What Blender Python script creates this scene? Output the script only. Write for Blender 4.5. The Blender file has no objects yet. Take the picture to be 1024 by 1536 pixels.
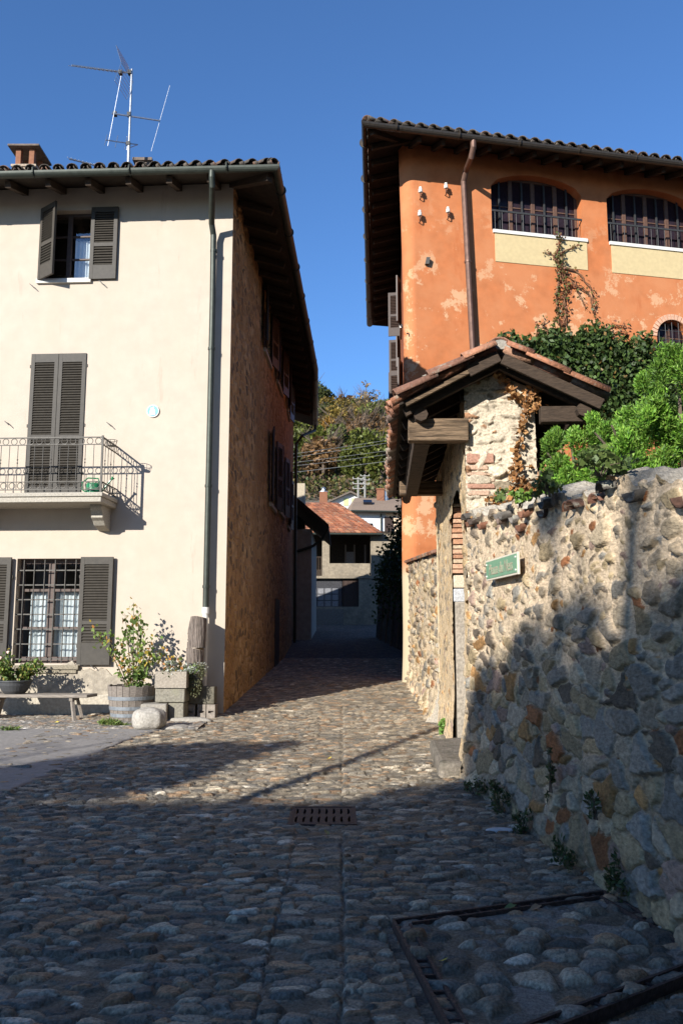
import bpy, math, random
import numpy as np
from math import sin, cos, tan, radians, pi, hypot, atan2, sqrt
from mathutils import Vector, Matrix
random.seed(7); RNG = np.random.default_rng(7)
scene = bpy.context.scene; COL = scene.collection

# ------------------------------------------------------------------ camera, sky, sun, exposure
FPX, PITCH, CAMH = 1250.0, radians(8.06), 1.6
cd = bpy.data.cameras.new('camera'); cam = bpy.data.objects.new('camera', cd); COL.objects.link(cam)
cam.location = (0, 0, CAMH); cam.rotation_euler = (pi/2 + PITCH, 0, 0)
cd.sensor_fit = 'VERTICAL'; cd.sensor_height = 36; cd.lens = FPX/1536*36; cd.clip_end = 2000; cd.clip_start = .05
scene.camera = cam
SUN_AZ, SUN_EL = radians(35), radians(22)      # light travels towards this azimuth (from +Y to +X)
world = bpy.data.worlds.new('World'); scene.world = world; world.use_nodes = True
wn = world.node_tree; wn.nodes.clear()
sky = wn.nodes.new('ShaderNodeTexSky'); sky.sky_type = 'NISHITA'; sky.sun_disc = False
sky.sun_elevation = SUN_EL; sky.sun_rotation = SUN_AZ + pi; sky.altitude = 300; sky.air_density = 1.0
sky.dust_density = .1; sky.ozone_density = 8.0
bg = wn.nodes.new('ShaderNodeBackground'); bg.inputs['Strength'].default_value = .11
wo = wn.nodes.new('ShaderNodeOutputWorld')
wn.links.new(sky.outputs[0], bg.inputs['Color']); wn.links.new(bg.outputs[0], wo.inputs['Surface'])
sl = bpy.data.lights.new('sun', 'SUN'); sl.energy = 5.0; sl.angle = radians(.55); sl.color = (1, .96, .89)
sun = bpy.data.objects.new('sun', sl); COL.objects.link(sun)
LDIR = Vector((sin(SUN_AZ)*cos(SUN_EL), cos(SUN_AZ)*cos(SUN_EL), -sin(SUN_EL)))
sun.rotation_euler = LDIR.to_track_quat('-Z', 'Y').to_euler(); sun.location = (-30, -40, 30)
scene.view_settings.view_transform = 'Standard'; scene.view_settings.look = 'None'
scene.view_settings.gamma = 1; scene.view_settings.exposure = 0.9
try: scene.cycles.max_bounces = 6; scene.cycles.transparent_max_bounces = 12
except Exception: pass

# ------------------------------------------------------------------ measuring helpers (photo pixel -> place on a real wall)
def ray(px, py):
    a = (px-512)/FPX; b = (768-py)/FPX
    return (a, cos(PITCH)-b*sin(PITCH), sin(PITCH)+b*cos(PITCH))
def atY(px, py, Y):
    r = ray(px, py); t = Y/r[1]; return Vector((r[0]*t, Y, CAMH+r[2]*t))
def G(px, py, z=0):
    r = ray(px, py); t = (z-CAMH)/r[2]; return Vector((r[0]*t, r[1]*t, z))
def zg(Y):                                     # ground height along the lane
    Y = np.asarray(Y, float)
    z = np.where(Y < 14.5, 0, .055*(Y-14.5))
    z = np.where(Y > 52, 2.06+.34*(Y-52), z)
    z = np.where(Y > 95, 16.7+.335*(Y-95), z)
    return np.where(Y > 206, 53.9-.35*(Y-206), z)
class Fr:                                      # upright frame: s along, d out of the wall, z up
    def __init__(self, o, a):
        self.o = Vector((o[0], o[1])); self.a = a
        self.u = Vector((cos(a), sin(a))); self.n = Vector((sin(a), -cos(a)))
    def p(self, s, d, z):
        q = self.o+self.u*s+self.n*d; return Vector((q.x, q.y, z))
    def px(self, px, py):
        r = ray(px, py); n = self.n
        t = (n.x*self.o.x+n.y*self.o.y)/(n.x*r[0]+n.y*r[1])
        q = Vector((r[0]*t, r[1]*t))-self.o
        return q.dot(self.u), CAMH+r[2]*t

# ------------------------------------------------------------------ mesh helpers
class MB:
    def __init__(self): self.v = []; self.f = []; self.c = []; self.k = []
    def add(self, vs, fs, col=None):
        b = len(self.v); self.k.append((b, len(self.f))); self.v += [tuple(x) for x in vs]; self.f += [tuple(i+b for i in f) for f in fs]
        self.c += [col or (1, 1, 1)]*len(vs); return self
    def pbox(self, c, a, b, d, col=None):       # centre and three half vectors
        c, a, b, d = Vector(c), Vector(a), Vector(b), Vector(d)
        vs = [c+sa*a+sb*b+sd*d for sa in (-1, 1) for sb in (-1, 1) for sd in (-1, 1)]
        fs = [(0,1,3,2),(4,6,7,5),(0,4,5,1),(2,3,7,6),(0,2,6,4),(1,5,7,3)]
        if a.cross(b).dot(d) < 0: fs = [f[::-1] for f in fs]
        return self.add(vs, fs, col)
    def fbox(self, fr, s0, s1, d0, d1, z0, z1, col=None):
        u = Vector((fr.u.x, fr.u.y, 0)); n = Vector((fr.n.x, fr.n.y, 0))
        return self.pbox(fr.p((s0+s1)/2, (d0+d1)/2, (z0+z1)/2), u*(s1-s0)/2, n*(d1-d0)/2, Vector((0,0,(z1-z0)/2)), col)
    def box(self, x0, x1, y0, y1, z0, z1, col=None):
        return self.pbox(((x0+x1)/2,(y0+y1)/2,(z0+z1)/2), ((x1-x0)/2,0,0), (0,(y1-y0)/2,0), (0,0,(z1-z0)/2), col)
    def bar(self, p, q, w, h, up=(0,0,1), col=None):
        p, q = Vector(p), Vector(q); d = q-p; s = d.cross(Vector(up))
        if s.length < 1e-6: s = d.cross(Vector((1,0,0)))
        s.normalize(); t = s.cross(d).normalized()
        return self.pbox((p+q)/2, d/2, s*w/2, t*h/2, col)
    def tube(self, pts, r, n=8, closed=False, cap=True, col=None):
        pts = [Vector(p) for p in pts]; m = len(pts); rs = r if isinstance(r, (list, tuple)) else [r]*m
        vs = []; ref = None
        for i, p in enumerate(pts):
            if closed: d = pts[(i+1) % m]-pts[i-1]
            else: d = pts[min(i+1, m-1)]-pts[max(i-1, 0)]
            d.normalize()
            if ref is None:
                ref = Vector((0,0,1)) if abs(d.z) < .9 else Vector((1,0,0))
            s = (ref-d*ref.dot(d)).normalized(); t = d.cross(s); ref = s
            vs += [p+(s*cos(2*pi*k/n)+t*sin(2*pi*k/n))*rs[i] for k in range(n)]
        fs = []
        for i in range(m if closed else m-1):
            a, b = i*n, ((i+1) % m)*n
            fs += [(a+k, a+(k+1) % n, b+(k+1) % n, b+k) for k in range(n)]
        if not closed and cap: fs += [tuple(range(n))[::-1], tuple((m-1)*n+k for k in range(n))]
        return self.add(vs, fs, col)
    def lathe(self, c, prof, n=20, col=None, wob=0):
        c = Vector(c); vs = []; m = len(prof)
        for r, z in prof:
            vs += [c+Vector((r*cos(2*pi*k/n)*(1+wob*sin(k*2.3+z*9)), r*sin(2*pi*k/n)*(1+wob*sin(k*1.7+z*7)), z)) for k in range(n)]
        fs = []
        for i in range(m-1):
            fs += [(i*n+k, i*n+(k+1) % n, (i+1)*n+(k+1) % n, (i+1)*n+k) for k in range(n)]
        fs += [tuple(range(n))[::-1], tuple((m-1)*n+k for k in range(n))]
        return self.add(vs, fs, col)
    def poly(self, pts, ext, col=None):          # polygon swept along a vector
        pts = [Vector(p) for p in pts]; e = Vector(ext); n = len(pts)
        fs = [tuple(range(n))[::-1], tuple(range(n, 2*n))]+[(k, (k+1) % n, n+(k+1) % n, n+k) for k in range(n)]
        nr = Vector((0,0,0))
        for k in range(n): nr += (pts[k]-pts[0]).cross(pts[(k+1) % n]-pts[0])
        if nr.dot(e) < 0: fs = [f[::-1] for f in fs]
        return self.add(pts+[p+e for p in pts], fs, col)
    def tile(self, p, q, r0, r1, up, flip=1, n=6, col=None, th=.016):   # half-round roof tile from p (low) to q (high)
        p, q, up = Vector(p), Vector(q), Vector(up); d = (q-p).normalized(); s = d.cross(up).normalized()
        up = s.cross(d).normalized()*flip; vs = []
        for (c, r) in ((p, r0), (q, r1)):
            for rr in (r, r-th):
                vs += [c+s*rr*cos(pi*k/n)+up*rr*sin(pi*k/n)*.8 for k in range(n+1)]
        m = n+1; fs = []
        for k in range(n):
            fs += [(k, k+1, 2*m+k+1, 2*m+k), (m+k+1, m+k, 3*m+k, 3*m+k+1), (k+1, k, m+k, m+k+1), (2*m+k, 2*m+k+1, 3*m+k+1, 3*m+k)]
        fs += [(0, 2*m, 3*m, m), (n, m+n, 3*m+n, 2*m+n)]
        return self.add(vs, fs, col)
    def each(self, name, mat, parent=None, per=1, smooth=False, bevel=0):     # one object per added piece
        ks = self.k[::per]+[(len(self.v), len(self.f))]; out = []
        for (v0, f0), (v1, f1) in zip(ks, ks[1:]):
            m = MB(); m.v = self.v[v0:v1]; m.c = self.c[v0:v1]; m.f = [tuple(i-v0 for i in f) for f in self.f[f0:f1]]; out.append(m.build(name, mat, parent, smooth, bevel))
        return out
    def build(self, name, mat, parent=None, smooth=False, bevel=0, recalc=False):
        me = bpy.data.meshes.new(name); off = wloc(parent)
        me.from_pydata([(x-off.x, y-off.y, z-off.z) for x, y, z in self.v], [], self.f)
        at = me.color_attributes.new('Col', 'FLOAT_COLOR', 'POINT')
        c = np.ones((len(self.v), 4), np.float32); c[:, :3] = np.array(self.c, np.float32).reshape(-1, 3)
        at.data.foreach_set('color', c.ravel())
        return finish(name, me, mat, parent, smooth, bevel)
def finish(name, me, mat, parent, smooth=False, bevel=0):
    me.materials.append(mat)
    if smooth: me.shade_smooth()
    o = bpy.data.objects.new(name, me); COL.objects.link(o)
    if parent is not None: o.parent = parent
    if bevel:
        b = o.modifiers.new('bevel', 'BEVEL'); b.width = bevel; b.segments = 2; b.limit_method = 'ANGLE'; b.angle_limit = radians(40)
    return o
def wloc(o):
    r = Vector((0,0,0))
    while o is not None: r += o.location; o = o.parent
    return r
def npmesh(name, V, Q, C, mat, parent=None, smooth=True):
    V = np.asarray(V, np.float64); off = wloc(parent); V = V-np.array(off)
    Q = np.asarray(Q, np.int32); k = Q.shape[1]; me = bpy.data.meshes.new(name)
    me.vertices.add(len(V)); me.vertices.foreach_set('co', V.astype(np.float32).ravel())
    me.loops.add(Q.size); me.loops.foreach_set('vertex_index', Q.ravel())
    me.polygons.add(len(Q)); me.polygons.foreach_set('loop_start', np.arange(0, Q.size, k, dtype=np.int32))
    me.update(calc_edges=True)
    at = me.color_attributes.new('Col', 'FLOAT_COLOR', 'POINT')
    c = np.ones((len(V), 4), np.float32); c[:, :3] = C; at.data.foreach_set('color', c.ravel())
    return finish(name, me, mat, parent, smooth)
def thing(name, label, cat, loc=(0,0,0), group=None):
    o = bpy.data.objects.new(name, None); COL.objects.link(o); o.location = loc; o.empty_display_size = .2
    return tag(o, label, cat, group)
def tag(o, label=None, cat=None, group=None, kind=None):
    if label: o['label'] = label
    if cat: o['category'] = cat
    if group: o['group'] = group
    if kind: o['kind'] = kind
    return o
def copy_tree(o, parent=None):
    c = o.copy(); COL.objects.link(c); c.parent = parent
    for ch in list(o.children): copy_tree(ch, c)
    return c

# ------------------------------------------------------------------ materials
MATS = {}
def mat(name, col, rough=.85, var=.15, scale=3, col2=None, lo=.45, hi=.6, bump=.25, bscale=60, metal=0, stretch=(1,1,1), attr=False, spec=.3, mod=None, trans=0):
    if name in MATS: return MATS[name]
    m = bpy.data.materials.new(name); m.use_nodes = True; nt = m.node_tree; nt.nodes.clear(); L = nt.links.new
    N = nt.nodes.new
    out = N('ShaderNodeOutputMaterial'); b = N('ShaderNodeBsdfPrincipled'); L(b.outputs[0], out.inputs[0])
    tc = N('ShaderNodeTexCoord'); mp = N('ShaderNodeMapping'); mp.inputs['Scale'].default_value = stretch
    L(tc.outputs['Object'], mp.inputs[0])
    n1 = N('ShaderNodeTexNoise'); n1.inputs['Scale'].default_value = scale; n1.inputs['Detail'].default_value = 6; n1.inputs['Roughness'].default_value = .6
    L(mp.outputs[0], n1.inputs['Vector'])
    n2 = N('ShaderNodeTexNoise'); n2.inputs['Scale'].default_value = bscale; n2.inputs['Detail'].default_value = 4
    L(mp.outputs[0], n2.inputs['Vector'])
    if attr:
        a = N('ShaderNodeVertexColor'); a.layer_name = 'Col'; base = a.outputs['Color']
    else:
        rgb = N('ShaderNodeRGB'); rgb.outputs[0].default_value = (*col, 1); base = rgb.outputs[0]
    if col2 is not None:
        rp = N('ShaderNodeMapRange'); rp.inputs['From Min'].default_value = lo; rp.inputs['From Max'].default_value = hi
        L(n1.outputs['Fac'], rp.inputs[0]); mx = N('ShaderNodeMix'); mx.data_type = 'RGBA'
        L(rp.outputs[0], mx.inputs['Factor']); L(base, mx.inputs[6]); mx.inputs[7].default_value = (*col2, 1); base = mx.outputs[2]
    # value variation at two scales
    r2 = N('ShaderNodeMapRange'); r2.inputs['From Min'].default_value = .3; r2.inputs['From Max'].default_value = .7
    r2.inputs['To Min'].default_value = 1-var; r2.inputs['To Max'].default_value = 1+var
    n3 = N('ShaderNodeTexNoise'); n3.inputs['Scale'].default_value = scale*5; n3.inputs['Detail'].default_value = 5
    L(mp.outputs[0], n3.inputs['Vector']); L(n3.outputs['Fac'], r2.inputs[0])
    hs = N('ShaderNodeVectorMath'); hs.operation = 'SCALE'; L(base, hs.inputs[0]); L(r2.outputs[0], hs.inputs['Scale'])
    base = hs.outputs[0]
    if mod: base = mod(nt, base, tc)
    L(base, b.inputs['Base Color'])
    b.inputs['Roughness'].default_value = rough; b.inputs['Metallic'].default_value = metal; b.inputs['Specular IOR Level'].default_value = spec
    if bump:
        bp = N('ShaderNodeBump'); bp.inputs['Strength'].default_value = bump; bp.inputs['Distance'].default_value = .02
        L(n2.outputs['Fac'], bp.inputs['Height']); L(bp.outputs[0], b.inputs['Normal'])
    if trans:
        t = N('ShaderNodeBsdfTranslucent'); L(base, t.inputs[0]); ms = N('ShaderNodeMixShader'); ms.inputs[0].default_value = trans
        L(b.outputs[0], ms.inputs[1]); L(t.outputs[0], ms.inputs[2]); L(ms.outputs[0], out.inputs[0])
    MATS[name] = m; return m
def noise_mix(nt, base, tc, col, scale, lo, hi, stretch=(1,1,1), detail=8, rough=.65, zmask=None):
    N = nt.nodes.new; L = nt.links.new
    mp = N('ShaderNodeMapping'); mp.inputs['Scale'].default_value = stretch; L(tc.outputs['Object'], mp.inputs[0])
    n = N('ShaderNodeTexNoise'); n.inputs['Scale'].default_value = scale; n.inputs['Detail'].default_value = detail; n.inputs['Roughness'].default_value = rough
    L(mp.outputs[0], n.inputs['Vector']); r = N('ShaderNodeMapRange'); r.inputs['From Min'].default_value = lo; r.inputs['From Max'].default_value = hi
    L(n.outputs['Fac'], r.inputs[0]); fac = r.outputs[0]
    if zmask:                                   # wear only between these heights (worn plaster, rising damp)
        sp = N('ShaderNodeSeparateXYZ'); L(tc.outputs['Object'], sp.inputs[0])
        z = N('ShaderNodeMapRange'); z.inputs['From Min'].default_value = zmask[0]; z.inputs['From Max'].default_value = zmask[1]
        L(sp.outputs['Z'], z.inputs[0]); mu = N('ShaderNodeMath'); mu.operation = 'MULTIPLY'; L(fac, mu.inputs[0]); L(z.outputs[0], mu.inputs[1]); fac = mu.outputs[0]
    mx = N('ShaderNodeMix'); mx.data_type = 'RGBA'; L(fac, mx.inputs['Factor']); L(base, mx.inputs[6]); mx.inputs[7].default_value = (*col, 1)
    return mx.outputs[2]
def glass_mat():
    m = bpy.data.materials.new('window_glass'); m.use_nodes = True; nt = m.node_tree; nt.nodes.clear(); N = nt.nodes.new; L = nt.links.new
    out = N('ShaderNodeOutputMaterial'); t = N('ShaderNodeBsdfTransparent'); g = N('ShaderNodeBsdfGlossy'); g.inputs['Roughness'].default_value = .03
    t.inputs[0].default_value = (.96,.97,.97,1); ms = N('ShaderNodeMixShader'); lw = N('ShaderNodeLayerWeight'); lw.inputs[0].default_value = .35; fr = N('ShaderNodeMath'); fr.operation = 'MULTIPLY_ADD'; fr.inputs[1].default_value = .45; fr.inputs[2].default_value = .05; L(lw.outputs['Facing'], fr.inputs[0])
    L(fr.outputs[0], ms.inputs[0]); L(t.outputs[0], ms.inputs[1]); L(g.outputs[0], ms.inputs[2]); L(ms.outputs[0], out.inputs[0]); return m
def voronoi_mat(name, palette, mortar, scale, stretch=(1,1,1), edge=.06, bump=.6, rough=.9, dirt=None):
    m = bpy.data.materials.new(name); m.use_nodes = True; nt = m.node_tree; nt.nodes.clear(); N = nt.nodes.new; L = nt.links.new
    out = N('ShaderNodeOutputMaterial'); b = N('ShaderNodeBsdfPrincipled'); L(b.outputs[0], out.inputs[0]); b.inputs['Roughness'].default_value = rough
    b.inputs['Specular IOR Level'].default_value = .25
    tc = N('ShaderNodeTexCoord'); mp = N('ShaderNodeMapping'); mp.inputs['Scale'].default_value = stretch; L(tc.outputs['Object'], mp.inputs[0])
    nz = N('ShaderNodeTexNoise'); nz.inputs['Scale'].default_value = scale*.8; L(mp.outputs[0], nz.inputs[0])
    ad = N('ShaderNodeVectorMath'); ad.operation = 'MULTIPLY_ADD'; L(nz.outputs['Color'], ad.inputs[0]); ad.inputs[1].default_value = (.9/scale,)*3; L(mp.outputs[0], ad.inputs[2])
    v = N('ShaderNodeTexVoronoi'); v.inputs['Scale'].default_value = scale; v.feature = 'F1'; L(ad.outputs[0], v.inputs['Vector'])
    e = N('ShaderNodeTexVoronoi'); e.inputs['Scale'].default_value = scale; e.feature = 'DISTANCE_TO_EDGE'; L(ad.outputs[0], e.inputs['Vector'])
    sp = N('ShaderNodeSeparateColor'); L(v.outputs['Color'], sp.inputs[0])
    cr = N('ShaderNodeValToRGB'); cr.color_ramp.interpolation = 'CONSTANT'; L(sp.outputs[0], cr.inputs[0])
    els = cr.color_ramp.elements
    for i, c in enumerate(palette):
        if i < 2: els[i].position = i/len(palette); els[i].color = (*c, 1)
        else: x = els.new(i/len(palette)); x.color = (*c, 1)
    r = N('ShaderNodeMapRange'); r.inputs['From Min'].default_value = edge*.4; r.inputs['From Max'].default_value = edge; L(e.outputs['Distance'], r.inputs[0])
    mx = N('ShaderNodeMix'); mx.data_type = 'RGBA'; L(r.outputs[0], mx.inputs['Factor']); mx.inputs[6].default_value = (*mortar, 1); L(cr.outputs[0], mx.inputs[7])
    base = mx.outputs[2]
    if dirt: base = noise_mix(nt, base, tc, dirt, .6, .45, .65)
    n2 = N('ShaderNodeTexNoise'); n2.inputs['Scale'].default_value = 25; n2.inputs['Detail'].default_value = 6; L(tc.outputs['Object'], n2.inputs[0])
    r2 = N('ShaderNodeMapRange'); r2.inputs['To Min'].default_value = .6; r2.inputs['To Max'].default_value = 1.4; L(n2.outputs['Fac'], r2.inputs[0])
    hs = N('ShaderNodeVectorMath'); hs.operation = 'SCALE'; L(base, hs.inputs[0]); L(r2.outputs[0], hs.inputs['Scale']); L(hs.outputs[0], b.inputs['Base Color'])
    r3 = N('ShaderNodeMapRange'); r3.inputs['From Max'].default_value = .25; L(e.outputs['Distance'], r3.inputs[0])
    a2 = N('ShaderNodeMath'); a2.operation = 'MULTIPLY_ADD'; L(n2.outputs['Fac'], a2.inputs[0]); a2.inputs[1].default_value = .5; L(r3.outputs[0], a2.inputs[2])
    bp = N('ShaderNodeBump'); bp.inputs['Strength'].default_value = bump; bp.inputs['Distance'].default_value = .04; L(a2.outputs[0], bp.inputs['Height']); L(bp.outputs[0], b.inputs['Normal'])
    return m

cream = mat('cream_plaster', (.43,.362,.292), var=.05, scale=.7, bump=.12, bscale=45,
            mod=lambda nt, b, tc: noise_mix(nt, noise_mix(nt, b, tc, (.40,.345,.27), 1.1, .45, .75, (1,1,.25)), tc, (.22,.18,.13), 2.2, .62, .95, (1.6,1.6,.25)))
plinth_m = mat('rough_cement_plinth', (.27,.235,.185), var=.2, scale=2.2, col2=(.37,.325,.255), bump=.6, bscale=30)
rubble_brown = voronoi_mat('brown_rubble_wall', [(.19,.115,.055),(.37,.225,.105),(.12,.082,.05),(.46,.30,.15),(.30,.175,.075),(.22,.15,.09)], (.40,.245,.11), 3.3, (1,1,1.6), .15, 1.0, dirt=(.30,.17,.07))
orange_m = mat('weathered_orange_plaster', (.40,.130,.045), var=.14, scale=.8, bump=.15, bscale=30,
    mod=lambda nt, b, tc: noise_mix(nt, noise_mix(nt, noise_mix(nt, noise_mix(nt, b, tc, (.44,.17,.07), .6, .4, .65), tc, (.50,.29,.16), 1.25, .55, .585, detail=14, rough=.72, zmask=(13.0,10.0)), tc, (.33,.085,.024), 1.7, .58, .75, (1,1,.3)), tc, (.38,.31,.21), 1.0, -1, -.9, zmask=(3.3, 2.9)))
timber = mat('dark_old_timber', (.045,.03,.02), var=.35, scale=2, bump=.5, bscale=25, stretch=(1,1,6))
timber_light = mat('weathered_beam_timber', (.17,.115,.07), var=.45, scale=2, col2=(.075,.05,.03), bump=.9, bscale=14, stretch=(.5,7,9))
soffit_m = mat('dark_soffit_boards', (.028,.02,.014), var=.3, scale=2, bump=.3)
copper = mat('patinated_gutter_metal', (.036,.042,.034), rough=.5, var=.2, scale=2, bump=.05, metal=.3)
rust_pipe = mat('brown_drainpipe_metal', (.13,.075,.055), rough=.45, var=.2, scale=2, bump=.05, metal=.4)
shutter_m = mat('grey_brown_shutter_paint', (0.045,0.039,0.031), rough=.6, var=.15, scale=3, bump=.1)
shutter_dk = mat('dark_brown_shutter_paint', (.045,.028,.022), rough=.5, var=.15, scale=3, bump=.1)
wframe_m = mat('dark_window_wood', (.085,.06,.05), rough=.6, var=.15, bump=.1)
iron = mat('black_wrought_iron', (.045,.045,.045), rough=.55, var=.2, metal=.3, bump=.1)
iron_gal = mat('grey_wrought_iron', (.075,.07,.062), rough=.55, var=.2, metal=.3, bump=.1)
rust = mat('rusty_cast_iron', (.085,.06,.052), rough=.7, var=.35, scale=8, metal=.4, bump=.4)
tile_m = mat('old_terracotta_tile', (1,1,1), attr=True, rough=.9, var=.3, scale=6, col2=None, bump=.5, bscale=50,
             mod=lambda nt, b, tc: noise_mix(nt, b, tc, (.26,.25,.20), 9, .56, .68))
concrete = mat('grey_concrete', (0.270,0.247,0.210), var=.2, scale=6, bump=.5, bscale=60)
stone_slab = mat('balcony_stone', (0.345,0.315,0.262), var=.2, scale=8, bump=.4, bscale=80)
curtain_m = mat('white_net_curtain', (.80,.86,.88), rough=.9, var=.06, bump=.05, trans=.3)
white_m = mat('white_paint', (0.585,0.570,0.525), var=.06, bump=.05)
porcelain = mat('white_porcelain', (0.600,0.585,0.540), rough=.2, var=.03, bump=0, spec=.5)
galv = mat('galvanised_metal', (0.413,0.420,0.427), rough=.35, var=.15, metal=.8, bump=.05)
greenp = mat('green_plastic', (.02,.17,.07), rough=.3, var=.08, bump=0, spec=.5)
dkpot = mat('dark_grey_plastic', (.055,.057,.06), rough=.5, var=.1, bump=.03)
terra = mat('terracotta', (.20,.085,.045), rough=.8, var=.15)
grey_wood = mat('weathered_grey_wood', (0.180,0.154,0.131), var=.3, scale=3, bump=.5, bscale=30, stretch=(1,1,7))
bench_m = mat('weathered_bench_plank', (.22,.19,.16), var=.3, scale=3, bump=.4, bscale=25, stretch=(.5,6,6))
barrel_hoop = mat('grey_barrel_hoop', (.22,.24,.26), rough=.5, var=.2, metal=.4, bump=.1)
soil = mat('dark_soil', (.05,.035,.025), var=.4, scale=10, bump=.8)
stone_m = mat('pale_grey_boulder', (0.315,0.292,0.255), var=.25, scale=5, bump=.5, bscale=35)
log_m = mat('old_log_bark', (0.143,0.116,0.098), var=.55, scale=4, bump=1.0, bscale=22, stretch=(3,3,.35))
logtop_m = mat('sawn_log_end', (0.465,0.390,0.300), var=.2, scale=8)
attr_stone = mat('field_stones', (1,1,1), attr=True, rough=.85, var=.34, scale=9, bump=.6, bscale=80, spec=.2, stretch=(1,.45,1))
attr_cobble = mat('river_cobbles', (1,1,1), attr=True, rough=.78, var=.38, scale=12, bump=.6, bscale=90, spec=.25)
leaf_m = mat('leaves', (1,1,1), attr=True, rough=.55, var=.1, scale=3, bump=0, trans=.25, spec=.35)
dry_m = mat('dry_leaves', (1,1,1), attr=True, rough=.8, var=.15, scale=3, bump=0, trans=.15)
bark = mat('tree_bark', (.10,.075,.055), var=.35, scale=4, bump=.8, bscale=18, stretch=(2,2,.4))
asphalt = mat('grey_asphalt', (0.247,0.232,0.217), var=.15, scale=3, bump=.5, bscale=160)
dirt_m = mat('bare_ground', (.13,.11,.085), var=.3, scale=1.5, bump=.6, bscale=40)
hill_m = mat('hill_undergrowth', (.05,.042,.022), var=.4, scale=.3, bump=.8, bscale=3)
glass = glass_mat()
dark_glass = mat('dark_window_pane', (.012,.012,.016), rough=.06, var=0, bump=0, spec=.5)

# ------------------------------------------------------------------ packed stones: relief computed once per surface
def hsh(i, j, k):
    with np.errstate(over='ignore'):
        n = (np.asarray(i).astype(np.int64)*374761393+np.asarray(j).astype(np.int64)*668265263+k*974634541) & 0xffffffff
        n = ((n ^ (n >> 13))*1274126177) & 0xffffffff; n = ((n ^ (n >> 16))*2246822519) & 0xffffffff
    return ((n ^ (n >> 15)) & 0xffffff)/float(0x1000000)
def vnoise(x, y, sc, seed):
    x = x/sc; y = y/sc; i = np.floor(x); j = np.floor(y); fx = x-i; fy = y-j
    fx = fx*fx*(3-2*fx); fy = fy*fy*(3-2*fy)
    a = hsh(i, j, seed); b = hsh(i+1, j, seed); c = hsh(i, j+1, seed); d = hsh(i+1, j+1, seed)
    return (a*(1-fx)+b*fx)*(1-fy)+(c*(1-fx)+d*fx)*fy
def fbm(x, y, sc, seed):
    return vnoise(x, y, sc, seed)*.5+vnoise(x, y, sc*.5, seed+1)*.3+vnoise(x, y, sc*.25, seed+2)*.2
def voro(x, y, cw, ch, seed, jit=.8, wv=.35, R=1, stag=True):
    d1 = np.full(x.shape, 9.); d2 = d1.copy(); ki = np.zeros(x.shape); kj = np.zeros(x.shape)
    j0 = np.floor(y/ch)
    for dj in range(-R, R+1):
        j = j0+dj; off = hsh(j, j*0, seed+9)*cw if stag else 0; i0 = np.floor((x-off)/cw)
        for di in range(-R, R+1):
            i = i0+di
            sx = (i+.5+jit*(hsh(i, j, seed)-.5))*cw+off; sy = (j+.5+jit*(hsh(i, j, seed+1)-.5))*ch
            d = np.sqrt(((x-sx)/cw)**2+((y-sy)/ch)**2)/(1+wv*(2*hsh(i, j, seed+2)-1))
            m1 = d < d1; d2 = np.where(m1, d1, np.minimum(d2, d)); ki = np.where(m1, i, ki); kj = np.where(m1, j, kj); d1 = np.where(m1, d, d1)
    return d1, d2, ki, kj
def pick(pal, w, r):
    pal = np.array(pal, float); cw = np.cumsum(np.array(w, float)/sum(w)); return pal[np.minimum(np.searchsorted(cw, r), len(pal)-1)]
def gridq(nu, nv, base=0):
    a = (np.arange(nv-1)[:, None]*nu+np.arange(nu-1)[None, :]).ravel()+base
    return np.stack([a, a+1, a+nu+1, a+nu], 1)
COB = [(0.252,0.222,0.185), (0.185,0.174,0.159), (0.318,0.285,0.237), (0.133,0.130,0.126), (0.296,0.207,0.141), (0.444,0.414,0.370), (0.252,0.178,0.122)]
COBW = [5, 5, 3, 3, 1.5, .9, 1.6]
FRAME = [G(590,1392), G(905,1347), G(1090,1452), G(700,1610)]      # iron frame corners on the ground
def in_frame(x, y, grow=0):
    c = sum(FRAME, Vector())/4; m = np.ones(x.shape, bool)
    for k in range(4):
        a, b = FRAME[k], FRAME[(k+1) % 4]; e = (b-a).normalized(); n = Vector((-e.y, e.x)); sgn = 1 if n.dot((c-a).xy) > 0 else -1
        m &= ((x-a.x)*n.x+(y-a.y)*n.y)*sgn > -grow
    return m
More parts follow.
